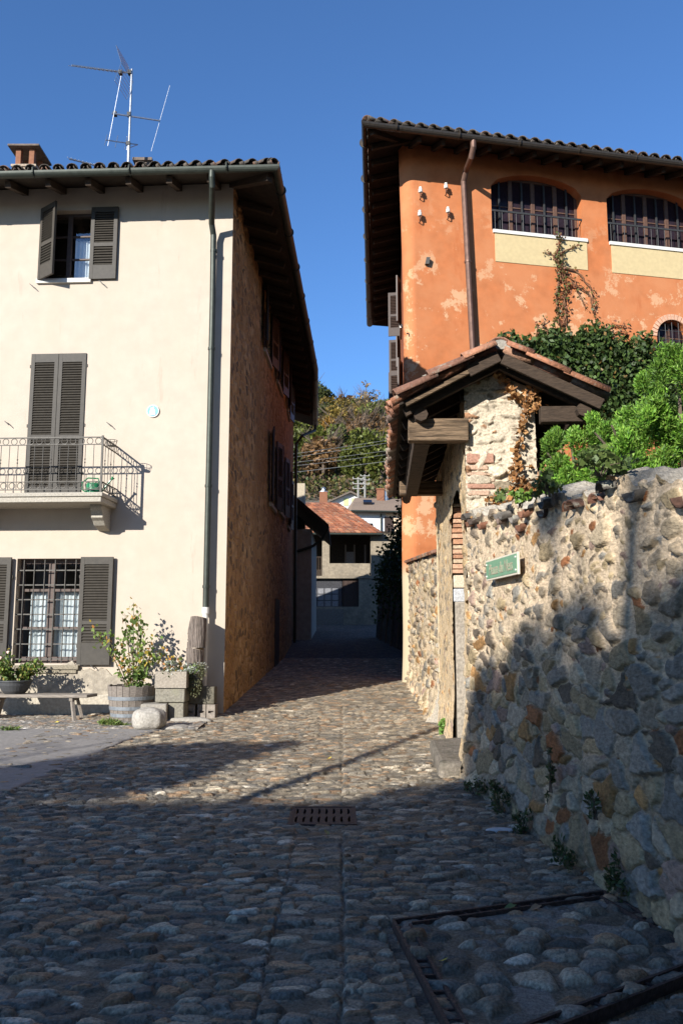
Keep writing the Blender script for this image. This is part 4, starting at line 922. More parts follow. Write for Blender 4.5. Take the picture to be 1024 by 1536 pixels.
cu = bpy.data.curves.new('lettering', 'FONT'); cu.body = 'Piazza du Ness'; cu.size = .19*(sz1-sz0)/.205; cu.extrude = .002; cu.align_x = 'CENTER'; cu.align_y = 'CENTER'
cu.materials.append(mat('faded_brown_lettering', (.26,.24,.17), rough=.6, var=.3, scale=20, bump=0)); tmp = bpy.data.objects.new('lettering', cu); COL.objects.link(tmp); bpy.context.view_layer.update()
me = bpy.data.meshes.new_from_object(tmp.evaluated_get(bpy.context.evaluated_depsgraph_get())); bpy.data.objects.remove(tmp); me.materials.clear(); me.materials.append(MATS['faded_brown_lettering'])
to = bpy.data.objects.new('lettering', me); COL.objects.link(to); to.parent = sgn
c = SF.p(L/2, .0275, (sz0+sz1)/2-.005)-sgn.location
to.matrix_local = Matrix.Translation(c) @ Matrix((( SF.u.x, 0, SF.n.x, 0), (SF.u.y, 0, SF.n.y, 0), (0, 1, 0, 0), (0,0,0,1))) @ Matrix.Diagonal((.80*L/1.02,.95,1,1))
mb = MB()
for s in (.04, L-.04):
    for z in (sz0+.03, sz1-.03): mb.pbox(SF.p(s,.028,z), (.006,0,0), (0,.009,0), (0,0,.007))
mb.build('screw', white_m, sgn)

# ------------------------------------------------------------------ leaves
def unit(v): return v/np.maximum(np.linalg.norm(v, axis=1, keepdims=True), 1e-9)
def leaves(P, L, W, C, rng, tdir=None, spread=1., flat=0.):
    n = len(P); t = rng.normal(size=(n,3))
    if tdir is not None: t = unit(tdir)*1.0+t*spread*.5
    t = unit(t); b = rng.normal(size=(n,3)); b[:, 2] *= (1-flat); b = unit(b-t*np.sum(b*t, 1, keepdims=True))
    L = np.broadcast_to(L, (n,))[:, None]*rng.uniform(.7, 1.3, (n,1)); W = np.broadcast_to(W, (n,))[:, None]*rng.uniform(.7, 1.3, (n,1))
    nrm = np.cross(t, b)
    V = np.stack([P-t*L/2, P+b*W/2-t*L*.05+nrm*W*.12, P+t*L/2, P-b*W/2-t*L*.05+nrm*W*.12], 1).reshape(-1, 3)
    return V, np.arange(4*n).reshape(n, 4), np.repeat(C, 4, 0)
def lcols(pal, n, rng, wts=None, v=.3):
    pal = np.array(pal, float); i = rng.choice(len(pal), n, p=None if wts is None else np.array(wts)/sum(wts)); return pal[i]*rng.uniform(1-v, 1+v, (n,1))
def joinm(ms):
    V, Q, C, b = [], [], [], 0
    for v, q, c in ms: V.append(v); Q.append(q+b); C.append(c); b += len(v)
    return np.concatenate(V), np.concatenate(Q), np.concatenate(C)
def blob(n, c, r, rng, shell=.5):
    d = unit(rng.normal(size=(n,3))); k = (shell+(1-shell)*rng.random((n,1)))**.6; return np.array(c)+d*k*np.array(r), d
DKG = [(.030,.055,.015), (.045,.075,.02), (.06,.085,.025), (.025,.04,.012)]

# ------------------------------------------------------------------ hill trees
def far_tree(name, H, R, pal, n, seed, bare=False, dens=1.):
    rng = np.random.default_rng(seed); t = bpy.data.objects.new(name, None); COL.objects.link(t)
    mb = MB(); mb.tube([(0,0,-1), (.1,0,H*.4), (.05,.1,H*.75), (0,.1,H*.97)], [R*.07, R*.055, R*.035, R*.008], 6)
    for k in range(14 if bare else 8):
        a = rng.uniform(0, 2*pi); z = H*rng.uniform(.3, .85); l = R*rng.uniform(.5, .95); mb.tube([(0,0,z), (l*.5*cos(a), l*.5*sin(a), z+l*.4), (l*cos(a), l*sin(a), z+l*.95)], [R*.03, R*.018, R*.005], 4)
        if bare:
            for j in range(4): a2 = a+rng.uniform(-.8,.8); mb.tube([(l*.5*cos(a), l*.5*sin(a), z+l*.4), (l*.9*cos(a2), l*.9*sin(a2), z+l*rng.uniform(.7,1.3))], [R*.014, R*.003], 3)
    mb.build('trunk', bark, t)
    ms = []
    nb = 13
    for k in range(nb):
        a = rng.uniform(0, 2*pi); q = rng.uniform(.05, .62)*R; z = H*rng.uniform(.32, .9); s = R*rng.uniform(.3, .5)*(1.1-.5*max(0, z/H-.6)/.4)
        P, d = blob(n//nb, (q*cos(a), q*sin(a), z), (s, s, s*.8), rng, .45); shade = rng.uniform(.75, 1.25)
        ms.append(leaves(P, R*.17, R*.10, lcols(pal, len(P), rng, v=.3)*shade*np.array((1.35,1.15,.85)), rng, d, 2))
    v, q, c = joinm(ms); npmesh('crown', v, q, c, leaf_m, t, False); return t
OLV = [(.15,.125,.035), (.115,.105,.03), (.18,.14,.045)]; GRN = [(.06,.085,.02), (.085,.11,.025), (.05,.068,.018)]; OCH = [(.20,.135,.035), (.22,.135,.03), (.17,.12,.04)]; BRN = [(.125,.08,.045), (.10,.07,.042), (.145,.095,.05)]; DRK = [(.035,.05,.018), (.045,.06,.02)]
kinds = [('olive green autumn tree', OLV), ('fresh green leafy tree', GRN), ('ochre yellow autumn tree', OCH), ('brown half bare tree', BRN), ('dark green dense tree', DRK)]
protos = [far_tree('hillside_tree', 9, 3.6, pal, 1500, 900+i, bare=(i == 3)) for i, (_, pal) in enumerate(kinds)]
used = [False]*5; rng = np.random.default_rng(55); row = 0
def put_tree(k, x, y, s, label=None, grp='trees on the wooded hill'):
    o = protos[k] if not used[k] else copy_tree(protos[k]); used[k] = True
    o.location = (x, y, hill_z(x, y)-.4); o.scale = (s, s, s*random.uniform(.85, 1.15)); o.rotation_euler = (0, 0, random.uniform(0, 6.28))
    tag(o, label or kinds[k][0]+' among the trees covering the hillside', 'tree', grp)
Y = 100.0
while Y < 205:
    x0, x1 = (436-512)/1250*Y-3, (604-512)/1250*Y+5; x = x0+rng.uniform(0, 3)
    while x < x1:
        f = (Y-95)/110
        k = rng.choice(5, p=(np.array([.12,.55,.05,.12,.16]) if f < .12 else np.array([.25,.12,.15,.38,.10]) if f < .45 else np.array([.34,.18,.22,.12,.14])))
        put_tree(int(k), x, Y+rng.uniform(-2.5, 2.5), rng.uniform(.6, 1.0)); x += rng.uniform(3.4, 5.2)
    Y += rng.uniform(6.0, 8.0)
def sky_tree(k, px, Y, s, label): q = atY(px, 600, Y); put_tree(k, q.x, Y, s, label)
sky_tree(4, 482, 196, 1.35, 'dark green rounded tree on the skyline beside the cream house eave'); sky_tree(4, 468, 198, 1.3, 'dark green tree on the skyline half hidden by the cream house eave')
rng2 = np.random.default_rng(3); pale = far_tree('hillside_tree', 12, 3.4, [(.20,.17,.09), (.17,.13,.08)], 420, 990, bare=True); q = atY(549, 640, 190); pale.location = (q.x, 190, hill_z(q.x, 190)-.4); pale.scale = (1.1,)*3
tag(pale, 'tall pale almost bare tree standing above the skyline of the hill', 'tree', 'trees on the wooded hill')
for px, Y_ in ((520, 198), (575, 192), (590, 196)):
    q = atY(px, 640, Y_); put_tree(int(rng.choice([0, 1, 3])), q.x, Y_, .9)
# low growth under the trees, one mass
n = 26000; rng = np.random.default_rng(8); yy = rng.uniform(92, 205, n); xx = rng.uniform(-.075, .085, n)*yy; zz = np.array([hill_z(a, b) for a, b in zip(xx, yy)])+rng.uniform(-.2, 2.2, n)
v, q, c = leaves(np.stack([xx, yy, zz], 1), np.interp(yy, [92,140], [.4,.75]), .4, lcols(GRN+BRN+OLV+BRN+DRK, n, rng), rng); tag(npmesh('hillside_undergrowth', v, q, c, leaf_m, None, False), kind='stuff')

# ------------------------------------------------------------------ houses at the end of the lane
def gz(y): return float(zg(y))
HF = Fr((0, 49.0), radians(2)); z0 = gz(49)
wall_far = mat('weathered_grey_render', (.24,.20,.145), var=.2, scale=1.5, bump=.4, bscale=15, mod=lambda nt, b, tc: noise_mix(nt, b, tc, (.14,.12,.095), 1.2, .5, .7))
farh = thing('farm_house', 'old house with red tiled roof and open loggia at the end of the lane', 'house', (0, 50, z0))
hx = lambda px, py: HF.px(px, py)
_, ze = hx(500, 803); _, zp = hx(500, 845); _, zf = hx(500, 864); sL, _ = hx(483, 840); sM, _ = hx(494, 840); sR, _ = hx(556, 840)
mb = wall_mb(HF, -6, 4.2, z0-1, zf, [(hx(455,900)[0], hx(538,900)[0], hx(500,910)[1], hx(500,868)[1])], .35)
mb.fbox(HF, sM, 4.2, -.3, .01, zf+.01, zp); mb.fbox(HF, sL, sM, -.35, .012, zf+.01, ze+.1); mb.fbox(HF, sR, 4.2, -.3, .008, zp, ze+.1)
mb.fbox(HF, -6, 4.2, -2.9, .06, zf-.14, zf); mb.fbox(HF, -6, 4.2, -2.0, -1.9, z0-1, zf-.15)
mb.add([HF.p(4.2,0,z0-1), HF.p(4.2,-8,z0-1), HF.p(4.2,-8,ze+.3), HF.p(4.2,0,ze+.3)], [(0,1,2,3)])
mb.build('wall', wall_far, farh); mb = MB(); mb.fbox(HF, -6, 4.2, -3.0, -2.9, zf, ze+.6); mb.build('loggia_back_wall', soffit_m, farh)  # back wall given a dark colour that stands in for the loggia's shade
mb = MB(); ov = .55; e0, e1 = HF.p(-6.5, ov, ze), HF.p(hx(572,808)[0], ov, ze); t1 = HF.p(hx(510,756)[0], -4.2, 0); rz = ze+4.75*.52; t1 = Vector((t1.x, t1.y, rz)); t0 = HF.p(-6.5, -4.2, rz); b1 = HF.p(hx(572,808)[0], -9, ze); b0 = HF.p(-6.5, -9, ze); u_ = Vector((0,0,.1))
for f in ((e0,e1,t1,t0), (e1,b1,t1), (b1,b0,t0,t1)):
    k = len(f); mb.add(list(f)+[p+u_ for p in f], [tuple(range(k))[::-1], tuple(range(k, 2*k))]+[(i, (i+1) % k, k+(i+1) % k, k+i) for i in range(k)])
fr_ = mb.build('roof', soffit_m, farh)
RED = [(.30,.105,.05), (.25,.09,.045), (.33,.13,.065), (.20,.08,.045), (.37,.165,.085)]
mb = MB(); rows = 15
for f in ((e0,e1,t1,t0), (e1,b1,t1,t1)):
    a, b, c, d = [p+u_ for p in f]; nn = (b-a).cross(d-a).normalized(); nn = nn if nn.z > 0 else -nn
    for j in range(rows):
        p0, p1 = a.lerp(d, j/rows), b.lerp(c, j/rows); q0, q1 = a.lerp(d, (j+1.2)/rows), b.lerp(c, (j+1.2)/rows); L = (p1-p0).length; m = max(1, int(L/.30))
        for i in range(m):
            f0, f1 = i/m, (i+.93)/m; lift = nn*(.055+random.uniform(-.012,.012)); low = nn*.012
            A0, A1, B1, B0 = p0.lerp(p1, f0)+lift, p0.lerp(p1, f1)+lift, q0.lerp(q1, f1)+low, q0.lerp(q1, f0)+low
            cc = random.choice(RED); kk = random.uniform(.75, 1.25); cc = tuple(x*kk for x in cc)
            mb.add([A0, A1, B1, B0, A0-nn*.05, A1-nn*.05], [(0,1,2,3), (4,5,1,0)], cc)
mb.build('tiles', tile_m, fr_)
mb = MB()
for s in np.arange(-6.2, hx(568,808)[0], .6): mb.bar(HF.p(s, ov-.05, ze-.05), HF.p(s, -.2, ze+.28), .08, .1)
mb.each('rafter', timber, fr_)
mb = MB(); mb.tube([e0+Vector((0,-.05,.02)), e1+Vector((0,-.05,.02))], .06, 8); mb.build('gutter', copper, farh)
a, b = hx(460,0)[0], hx(538,0)[0]; zb_, zt_ = hx(500,910)[1], hx(500,868)[1]; s_d = hx(513,890)[0]
mb = MB(); mb.fbox(HF, a, s_d, -.28, -.24, zb_, zt_)
w = mb.build('window', mat('dim_glass_window', (.05,.05,.055), rough=.15, var=.3, bump=0, spec=.5), farh)
mb = MB(); lo_, hi_ = zb_, zb_+(zt_-zb_)*.68
n = int((s_d-a)/.42)
for i in range(n):
    for j in range(3): mb.fbox(HF, a+i*.42+.03, a+i*.42+.38, -.235, -.225, lo_+(hi_-lo_)*j/3+.03, lo_+(hi_-lo_)*(j+1)/3-.03)
mb.build('pane', mat('grey_window_pane', (.20,.20,.21), rough=.2, var=.3, bump=0), w)
mb = MB(); mb.fbox(HF, s_d+.05, b, -.28, -.2, z0+.3, zt_)
for i in range(4): mb.fbox(HF, s_d+.08+i*(b-s_d)/4, s_d+.1+i*(b-s_d)/4, -.2, -.18, z0+.3, zt_)
mb.build('door', shutter_dk, farh)
mb = MB(); bL = hx(515,890)[0]; mb.fbox(HF, -6, bL, .001, .03, z0-.3, hx(500,914)[1]); mb.build('plinth', mat('dark_render_base', (.16,.14,.12), var=.2), farh)
mb = MB(); zr0, zr1 = hx(475,861)[1], hx(475,836)[1]
for s in np.arange(-5, sL, .14): mb.fbox(HF, s, s+.05, -.06, -.03, zr0, zr1)
mb.fbox(HF, -5, sL, -.07, -.02, zr1, zr1+.05); mb.build('railing', timber, farh)
mb = MB()
for px in (521, 535, 552): s = hx(px,830)[0]; mb.fbox(HF, s-.05, s+.05, -2.88, -2.8, zp-.1, hx(500,816)[1]+.25)
s1_, s2_ = hx(522,830)[0], hx(534,830)[0]; fdoor = mb.build('loggia_door', grey_wood, farh)
mb = MB(); mb.fbox(HF, s1_, s2_, -2.89, -2.85, zp-.1, zp+.95); mb.build('pane', mat('grey_window_pane', (.2,.2,.21)), fdoor)
# white gabled house further up
white_far = mat('white_render_far', (.55,.55,.54), var=.06, scale=1, bump=.1); roof_far = mat('brown_grey_far_roof', (.12,.095,.075), var=.25, scale=6, bump=.5, bscale=8)
def gable_house(label, Y, pl, pr, papex, py_eave, py_apex, depth, name='white_house'):
    f = Fr((0, Y), radians(3)); a, ze_ = f.px(pl, py_eave); b, _ = f.px(pr, py_eave); m, za = f.px(papex, py_apex); zb = gz(Y)-1
    t = thing(name, label, 'house', (f.p(m,0,0).x, Y+depth/2, gz(Y)))
    MB().poly([f.p(a+.6,0,zb), f.p(b-.6,0,zb), f.p(b-.6,0,ze_+(za-ze_)*.6/(b-m)*1), f.p(m,0,za), f.p(a+.6,0,ze_+(za-ze_)*.6/(m-a))], f.p(0,-depth,0)-f.p(0,0,0)).build('wall', white_far, t)
    mb = MB(); back = f.p(0,-depth-.5,0)-f.p(0,.55,0)
    mb.poly([f.p(a,.55,ze_), f.p(m,.55,za), f.p(m,.55,za+.17), f.p(a-.05,.55,ze_+.12)], back); mb.poly([f.p(m,.55,za), f.p(b,.55,ze_), f.p(b+.05,.55,ze_+.12), f.p(m,.55,za+.17)], back)
    r = mb.build('roof', roof_far, t); return t, f, r
t, f, r = gable_house('white gabled house with pale green shutters behind the red tiled roof', 80, 487, 562, 525, 757, 740, 9)
a, zt_ = f.px(523, 748); b, _ = f.px(529, 748); _, zb_ = f.px(523, 758); mb = MB(); mb.fbox(f, a-.05, b+.05, -.1, .02, zb_, zt_); w = mb.build('window', mat('pale_window', (.5,.52,.55), rough=.3), t)
for q in (a-.35, b+.03): mb = MB(); mb.fbox(f, q-.15, q+.33-.02, .01, .05, zb_-.03, zt_+.03); mb.build('shutter', mat('pale_green_shutter', (.42,.45,.22), var=.1), w)
mb = MB(); mb.fbox(f, f.px(540,750)[0], f.px(546,750)[0], -3, -2.4, f.px(540,752)[1], f.px(540,740)[1]); mb.fbox(f, f.px(539,750)[0], f.px(547,750)[0], -3.1, -2.3, f.px(540,740)[1], f.px(540,739)[1]); mb.build('chimney', white_far, r)
# second white house, ridge running across
f = Fr((0, 64), radians(8)); t = thing('white_house', 'white house with a brown tiled roof, rising behind the right end of the red roof', 'house', (3, 68, gz(64)))
a, ze_ = f.px(524, 768); b, _ = f.px(640, 770); mb = MB(); mb.fbox(f, a+.5, b, -8, 0, gz(64)-1, ze_+.1); mb.build('wall', white_far, t)
rz = ze_+3.2*.48; p = [f.p(a,.6,ze_-.1), f.p(b,.6,ze_-.1), f.p(b,-3.4,rz), f.p(f.px(548,755)[0]-.3,-3.4,rz), f.p(a,-7.4,ze_-.1), f.p(b,-7.4,ze_-.1)]
mb = MB(); u_ = Vector((0,0,.13))
for q in ((0,1,2,3), (4,0,3), (5,4,3,2)):
    k = len(q); mb.add([p[i] for i in q]+[p[i]+u_ for i in q], [tuple(range(k))[::-1], tuple(range(k, 2*k))]+[(i, (i+1) % k, k+(i+1) % k, k+i) for i in range(k)])
r = mb.build('roof', mat('weathered_far_tiles', (.22,.16,.115), var=.3, scale=5, bump=.5, bscale=7), t)
mb = MB(); c = f.p(f.px(556,758)[0], -1.5, ze_+1.05); mb.pbox(c, f.u.to_3d()*.35, Vector((0,.3,.15)), Vector((0,-.04,.08))); mb.build('skylight', dark_glass, r)
mb = MB(); mb.tube([f.p(a,.68,ze_), f.p(b,.68,ze_)], .07, 8); s = f.px(571,790)[0]; mb.tube([f.p(s,.1,ze_-.1), f.p(s,.1,gz(64))], .06, 8); mb.build('gutter', copper, t)
s, z = f.px(551, 788); mb = MB(); mb.fbox(f, s-.4, s+.4, -.1, .03, z-.5, z+.15); mb.build('window', dark_glass, t)
s = f.px(578,770)[0]; mb = MB(); mb.fbox(f, s, b, .001, .04, gz(64), ze_-.05); pa = mb.build('wall', mat('peach_far_render', (.70,.52,.36), var=.1), t); s, z = f.px(583, 783); mb = MB(); mb.fbox(f, s-.35, s+.35, -.1, .06, z-.8, z+.4); mb.build('window', shutter_dk, t)
c = f.p(f.px(581,750)[0], -3, 0); mb = MB(); mb.box(c.x-.3, c.x+.3, c.y-.3, c.y+.3, rz-.6, rz+.75); mb.box(c.x-.36, c.x+.36, c.y-.36, c.y+.36, rz+.75, rz+.85); mb.build('chimney', terra, r)
c = f.p(f.px(589,750)[0], -3, 0); mb = MB(); mb.tube([Vector((c.x,c.y,rz-.3)), Vector((c.x,c.y,rz+.75))], .22, 10); mb.lathe((c.x,c.y,rz+.75), [(.3,0),(.3,.08),(.05,.2)], 10); mb.build('chimney', galv, r)
# red chimney just over the far roof
c = atY(485, 752, 56); mb = MB(); mb.box(c.x-.27, c.x+.27, 55.7, 56.3, c.z-4.5, c.z+.62); ch = mb.build('chimney', terra, None); c2 = thing('chimney', 'single orange brick chimney standing behind the ridge of the red tiled roof', 'chimney', (c.x, 56, c.z-4.5)); ch.name = 'stack'; ch.data.transform(Matrix.Translation(-c2.location)); ch.parent = c2
mb = MB(); mb.lathe((c.x, 56, c.z+.62), [(.3,0),(.3,.06),(.12,.07),(.12,.25),(.2,.27),(.02,.38)], 12); mb.build('cowl', galv, c2)
# low house on the left past the cream house
f = Fr((-2.35, 35.6), radians(88)); t = thing('lane_house', 'low grey house with a dark overhanging roof beyond the cream house', 'house', (-4, 38, gz(36)))
f0 = Fr((-2.3, 35.8), 0); zt_ = atY(455, 790, 35.8).z
mb = MB(); xr = atY(467, 850, 35.8).x; mb.box(-9, xr, 35.8, 43, gz(35)-1, zt_-.1); mb.build('wall', mat('pale_lane_render', (.30,.28,.25), var=.15, scale=1, bump=.2), t)
re = atY(488, 800, 38).x; zr = atY(445, 722, 35.5).z
mb = MB(); mb.poly([Vector((xr+.75,35.0,zt_-.15)), Vector((xr+.75,35.0,zt_+.0)), Vector((-2.7,35.0,zr-.1)), Vector((-9,35.0,zt_-.8)), Vector((-9,35.0,zt_-.95)), Vector((-2.7,35.0,zr-.25))], Vector((0,8,0))); mb.build('roof', soffit_m, t)
mb = MB(); q = atY(450, 722, 42); mb.box(q.x-.5, q.x+.25, 42, 42.9, zt_-.5, q.z-.1); mb.build('chimney', mat('cream_chimney', (.35,.30,.22)), t)
mb = MB(); mb.tube([Vector((xr+.7,35.5,zt_-.15)), Vector((xr+.5,35.6,zt_-.5)), Vector((xr+.08,35.7,zt_-.85)), Vector((xr-.7,35.7,zt_-1.1))], .06, 8); mb.build('downpipe', copper, t)
# poles and wires
def pole(px, py_top, Y, label, kind):
    top = atY(px, py_top, Y); t = thing('utility_pole', label, 'pole', (top.x, Y, gz(Y))); mb = MB(); mb.tube([Vector((top.x, Y, gz(Y)-1)), top], [.15, .09], 8); mb.build('post', mat('grey_pole', (.22,.21,.19), var=.2), t)
    mb = MB()
    for k in range(3): z = top.z-.15-.45*k; mb.bar(Vector((top.x-.5, Y-.1, z)), Vector((top.x+.5, Y-.1, z)), .06, .06); [mb.lathe((top.x+dx, Y-.1, z), [(.05,.02),(.06,.1),(.03,.18)], 6) for dx in (-.45, .45)]
    mb.build('cross_arm', mat('grey_pole_arm', (.28,.27,.25)), t); return top
pole(537, 716, 74, 'shorter wooden utility pole in front of the white gabled house', 0); pole(547, 712, 88, 'taller utility pole to the right of the shorter one above the far roofs', 1)
wire_m = mat('pale_cable', (.25,.25,.24), bump=0, var=.05)
for i, (yl, yr) in enumerate(((677, 653), (682, 657), (690, 669), (695, 675), (704.5, 685))):
    Yw = 60; a, b = atY(436, yl, Yw), atY(600, yr, Yw+4); a2 = a+(a-b)*1.0; b2 = b+(b-a)*1.0; pts = [a2.lerp(b2, k/12)-Vector((0,0,.25*(1-(2*k/12-1)**2))) for k in range(13)]
    mb = MB(); mb.tube(pts, .012 if i < 4 else .016, 5); o = mb.build('power_cable', wire_m)
    tag(o, ['topmost cable strung across the wooded hill', 'second cable from the top across the wooded hill', 'middle cable of the five across the wooded hill', 'second lowest cable across the wooded hill', 'lowest and brightest cable across the wooded hill'][i], 'cable', 'overhead cables over the lane')
# ivy-clad dark wall at the right side of the lane
IA, IB = (2.25, 28.0), (1.45, 37.5); IF = Fr(IB, atan2(IA[1]-IB[1], IA[0]-IB[0])-pi); IF = Fr(IA, atan2(IA[1]-IB[1], IA[0]-IB[0])); IL = hypot(IA[0]-IB[0], IA[1]-IB[1])
mb = MB(); n = 12
for i in range(n):
    a, b = -IL*i/n, -IL*(i+1)/n; mb.add([IF.p(b,.0,.3), IF.p(a,.0,.3), IF.p(a,-.25,3.6), IF.p(b,-.25,3.6), IF.p(a,-.6,3.65), IF.p(b,-.6,3.65)], [(0,1,2,3), (3,2,4,5)])
mb.add([IF.p(-IL,0,.3), IF.p(-IL,-.25,3.6), IF.p(-IL,-.6,3.65), IF.p(-IL,-.6,.3)], [(0,1,2,3)]); mb.add([IF.p(0,-.6,.3), IF.p(-IL,-.6,.3), IF.p(-IL,-.6,3.65), IF.p(0,-.6,3.65)], [(0,1,2,3)])
dkstone = voronoi_mat('dark_damp_stone', [(.10,.085,.07), (.075,.07,.065), (.12,.10,.08)], (.06,.05,.04), 4, (1,1,1.4), .08, .6)  # stone in dark greys and browns
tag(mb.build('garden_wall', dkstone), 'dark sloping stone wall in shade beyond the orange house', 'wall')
rng = np.random.default_rng(41); n = 6500; s = rng.uniform(-IL, 0, n); d = rng.normal(-.15, .22, n); zc = 3.2+2.4*np.clip(1-(-s)/IL, 0, 1)+1.2; z = 3.0+(zc-3.0)*rng.random(n)+.7*np.sin(s*3)*rng.random(n)
P = np.array([IF.p(a, b-.3, c) for a, b, c in zip(s, d, z)]); k = rng.random(n) < .25; P[k, 2] = rng.uniform(1.9, 3.6, k.sum()); P[k, 0] += -.05
t = thing('ivy', 'dark ivy tumbling over the shaded lane wall beyond the orange house', 'climbing plant', (1.6, 33, .9)); v, q, c = leaves(P, .16, .12, lcols(DKG, n, rng), rng); npmesh('foliage', v, q, c, leaf_m, t, False)
mb = MB()
for i in range(5): ss = -1-i*1.6; mb.tube([IF.p(ss, .03, gz(30)+.1), IF.p(ss-.2, -.1, 2), IF.p(ss+.1, -.2, 3.6), IF.p(ss, -.3, 4.3)], [.04,.035,.03,.015], 6)
mb.build('stem', bark, t)

# ------------------------------------------------------------------ garden behind the wall: hedge, ivy, vines
mb = MB(); mb.add([(2.25,3,1.7),(14,3,1.7),(14,20.0,1.9),(3.2,20.0,1.9),(2.45,9,1.75)], [(0,1,2,3,4)]); tag(mb.build('garden_bed', soil), kind='structure')
HG = [(.14,.29,.03), (.18,.34,.04), (.10,.23,.025), (.23,.37,.06), (.075,.17,.02)]
def conifer(label, c, r, h, seed, n=60000, lean=0):
    rng = np.random.default_rng(seed); t = thing('conifer_shrub', label, 'shrub', (c[0], c[1], 1.72), 'bright green conifers behind the stone wall')
    mb = MB(); mb.tube([Vector((c[0], c[1], 1.6)), Vector((c[0], c[1], 1.72+h*.8))], [.06, .015], 6)
    for k in range(9): a = rng.uniform(0, 6.28); z = 1.8+h*rng.uniform(.05, .6); mb.tube([Vector((c[0], c[1], z)), Vector((c[0]+cos(a)*r*.6, c[1]+sin(a)*r*.6, z+h*.2))], [.025, .008], 5)
    mb.build('trunk', bark, t); ms = []; nb = 120
    for k in range(nb):
        a = rng.uniform(0, 6.28); f = rng.random()**1.2; q = r*(.95-.50*f)*(.6+.4*rng.random()); zz = 1.75+h*f*.92; s = r*rng.uniform(.16, .32)*(1-.35*f)
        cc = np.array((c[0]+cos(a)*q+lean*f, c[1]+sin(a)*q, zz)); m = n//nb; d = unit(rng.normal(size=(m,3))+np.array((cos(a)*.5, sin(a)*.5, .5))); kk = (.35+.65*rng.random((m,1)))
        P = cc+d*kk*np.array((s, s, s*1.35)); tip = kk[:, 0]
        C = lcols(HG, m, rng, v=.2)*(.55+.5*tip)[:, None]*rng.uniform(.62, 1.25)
        ms.append(leaves(P, .046, .013, C, rng, d+np.array((0,0,.6)), 1.0))
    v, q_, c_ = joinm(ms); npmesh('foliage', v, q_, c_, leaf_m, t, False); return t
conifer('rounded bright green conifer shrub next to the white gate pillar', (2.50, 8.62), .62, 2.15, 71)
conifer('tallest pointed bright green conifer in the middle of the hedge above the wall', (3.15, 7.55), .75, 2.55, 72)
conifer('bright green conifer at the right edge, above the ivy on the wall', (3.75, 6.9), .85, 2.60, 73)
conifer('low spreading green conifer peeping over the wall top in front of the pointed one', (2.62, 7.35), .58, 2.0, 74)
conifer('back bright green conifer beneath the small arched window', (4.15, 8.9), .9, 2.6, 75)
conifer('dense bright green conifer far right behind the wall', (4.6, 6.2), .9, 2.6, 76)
# ivy on the orange wall
IVY = [(.035,.065,.015), (.055,.095,.02), (.075,.12,.03), (.03,.05,.012), (.16,.10,.03)]
rng = np.random.default_rng(19); n = 24000; pts = []
top = lambda px: 512-22*exp_((px-850)/90)-0*px
def exp_(q): return math.exp(-q*q)
xs_ = rng.uniform(712, 1005, n*2)
for px in xs_:
    ptop = 522-30*exp_((px-870)/85)-12*exp_((px-770)/30)+8*sin(px*.09)+5*sin(px*.31)
    py = ptop+(rng.random()**.8)*(640-ptop)
    if 978 < px < 1024 and py < 560 and rng.random() < .85: continue
    if rng.random() > min(1, (py-ptop+9)/26): continue
    s, z = OF.px(px, py); pts.append(OF.p(s, abs(rng.normal(0, .20))+.02, z))
    if len(pts) >= n: break
P = np.array(pts); ivy = thing('ivy', 'dense green ivy bush climbing the orange wall behind the gate roof', 'climbing plant', OF.p(5, 0, 6)); C = lcols(IVY, len(P), rng, [3,3,2.5,3,.35]); v, q, c = leaves(P, .14, .10, C, rng, np.tile(np.array((OF.n.x*.4, OF.n.y*.4, -.5)), (len(P),1)), 1.6); npmesh('foliage', v, q, c, leaf_m, ivy, False)
mb = MB()
for i in range(9): s = OF.px(740+i*26, 560)[0]; mb.tube([OF.p(s,.04,2), OF.p(s+.2,.06,5.5), OF.p(s-.1,.05,8.8)], [.05,.04,.015], 5)
mb.build('stem', bark, ivy)
# bare creeper stems climbing to the window
crp = thing('bare_creeper', 'thin nearly leafless creeper climbing up to the window sill on the orange wall', 'climbing plant', OF.p(*[OF.px(840,480)[0], 0, OF.px(840,480)[1]])); mb = MB(); lv = []
paths = [[(838,490),(832,455),(836,420),(834,390),(838,362),(832,350)], [(846,490),(842,450),(848,430),(838,400),(842,372)], [(838,402),(862,408),(882,430),(893,455),(884,478)], [(845,425),(870,432),(884,452),(890,475)], [(838,405),(856,420),(868,445),(880,470)], [(840,380),(858,372),(872,366)], [(820,505),(812,488),(818,476)], [(800,515),(806,495),(796,484)], [(900,500),(915,488),(935,492),(930,480)], [(905,505),(925,498),(945,500)], [(836,395),(822,380),(812,382)]]
for k, pth in enumerate(paths):
    for rep in range(3 if k < 2 else 2):
        pp = []
        for (px, py), (px2, py2) in zip(pth, pth[1:]):
            for f in (0, .33, .66):
                s, z = OF.px(px+(px2-px)*f+random.uniform(-3.5, 3.5), py+(py2-py)*f+random.uniform(-2, 2)); pp.append(OF.p(s, .03+random.uniform(0, .06), z))
        mb.tube(pp, [.017*(1-.6*i/len(pp)) for i in range(len(pp))], 4)
        lv += [p+Vector((random.uniform(-.1,.1), -.04, random.uniform(-.1,.1))) for p in pp for _ in range(4 if k < 2 else 1)]
mb.build('stem', mat('creeper_stem', (.17,.085,.045), var=.3, bump=.2), crp); P = np.array(lv); rng = np.random.default_rng(5); v, q, c = leaves(P, .085, .06, lcols([(.08,.11,.03), (.14,.10,.03), (.16,.06,.03)], len(P), rng), rng); npmesh('foliage', v, q, c, leaf_m, crp, False)
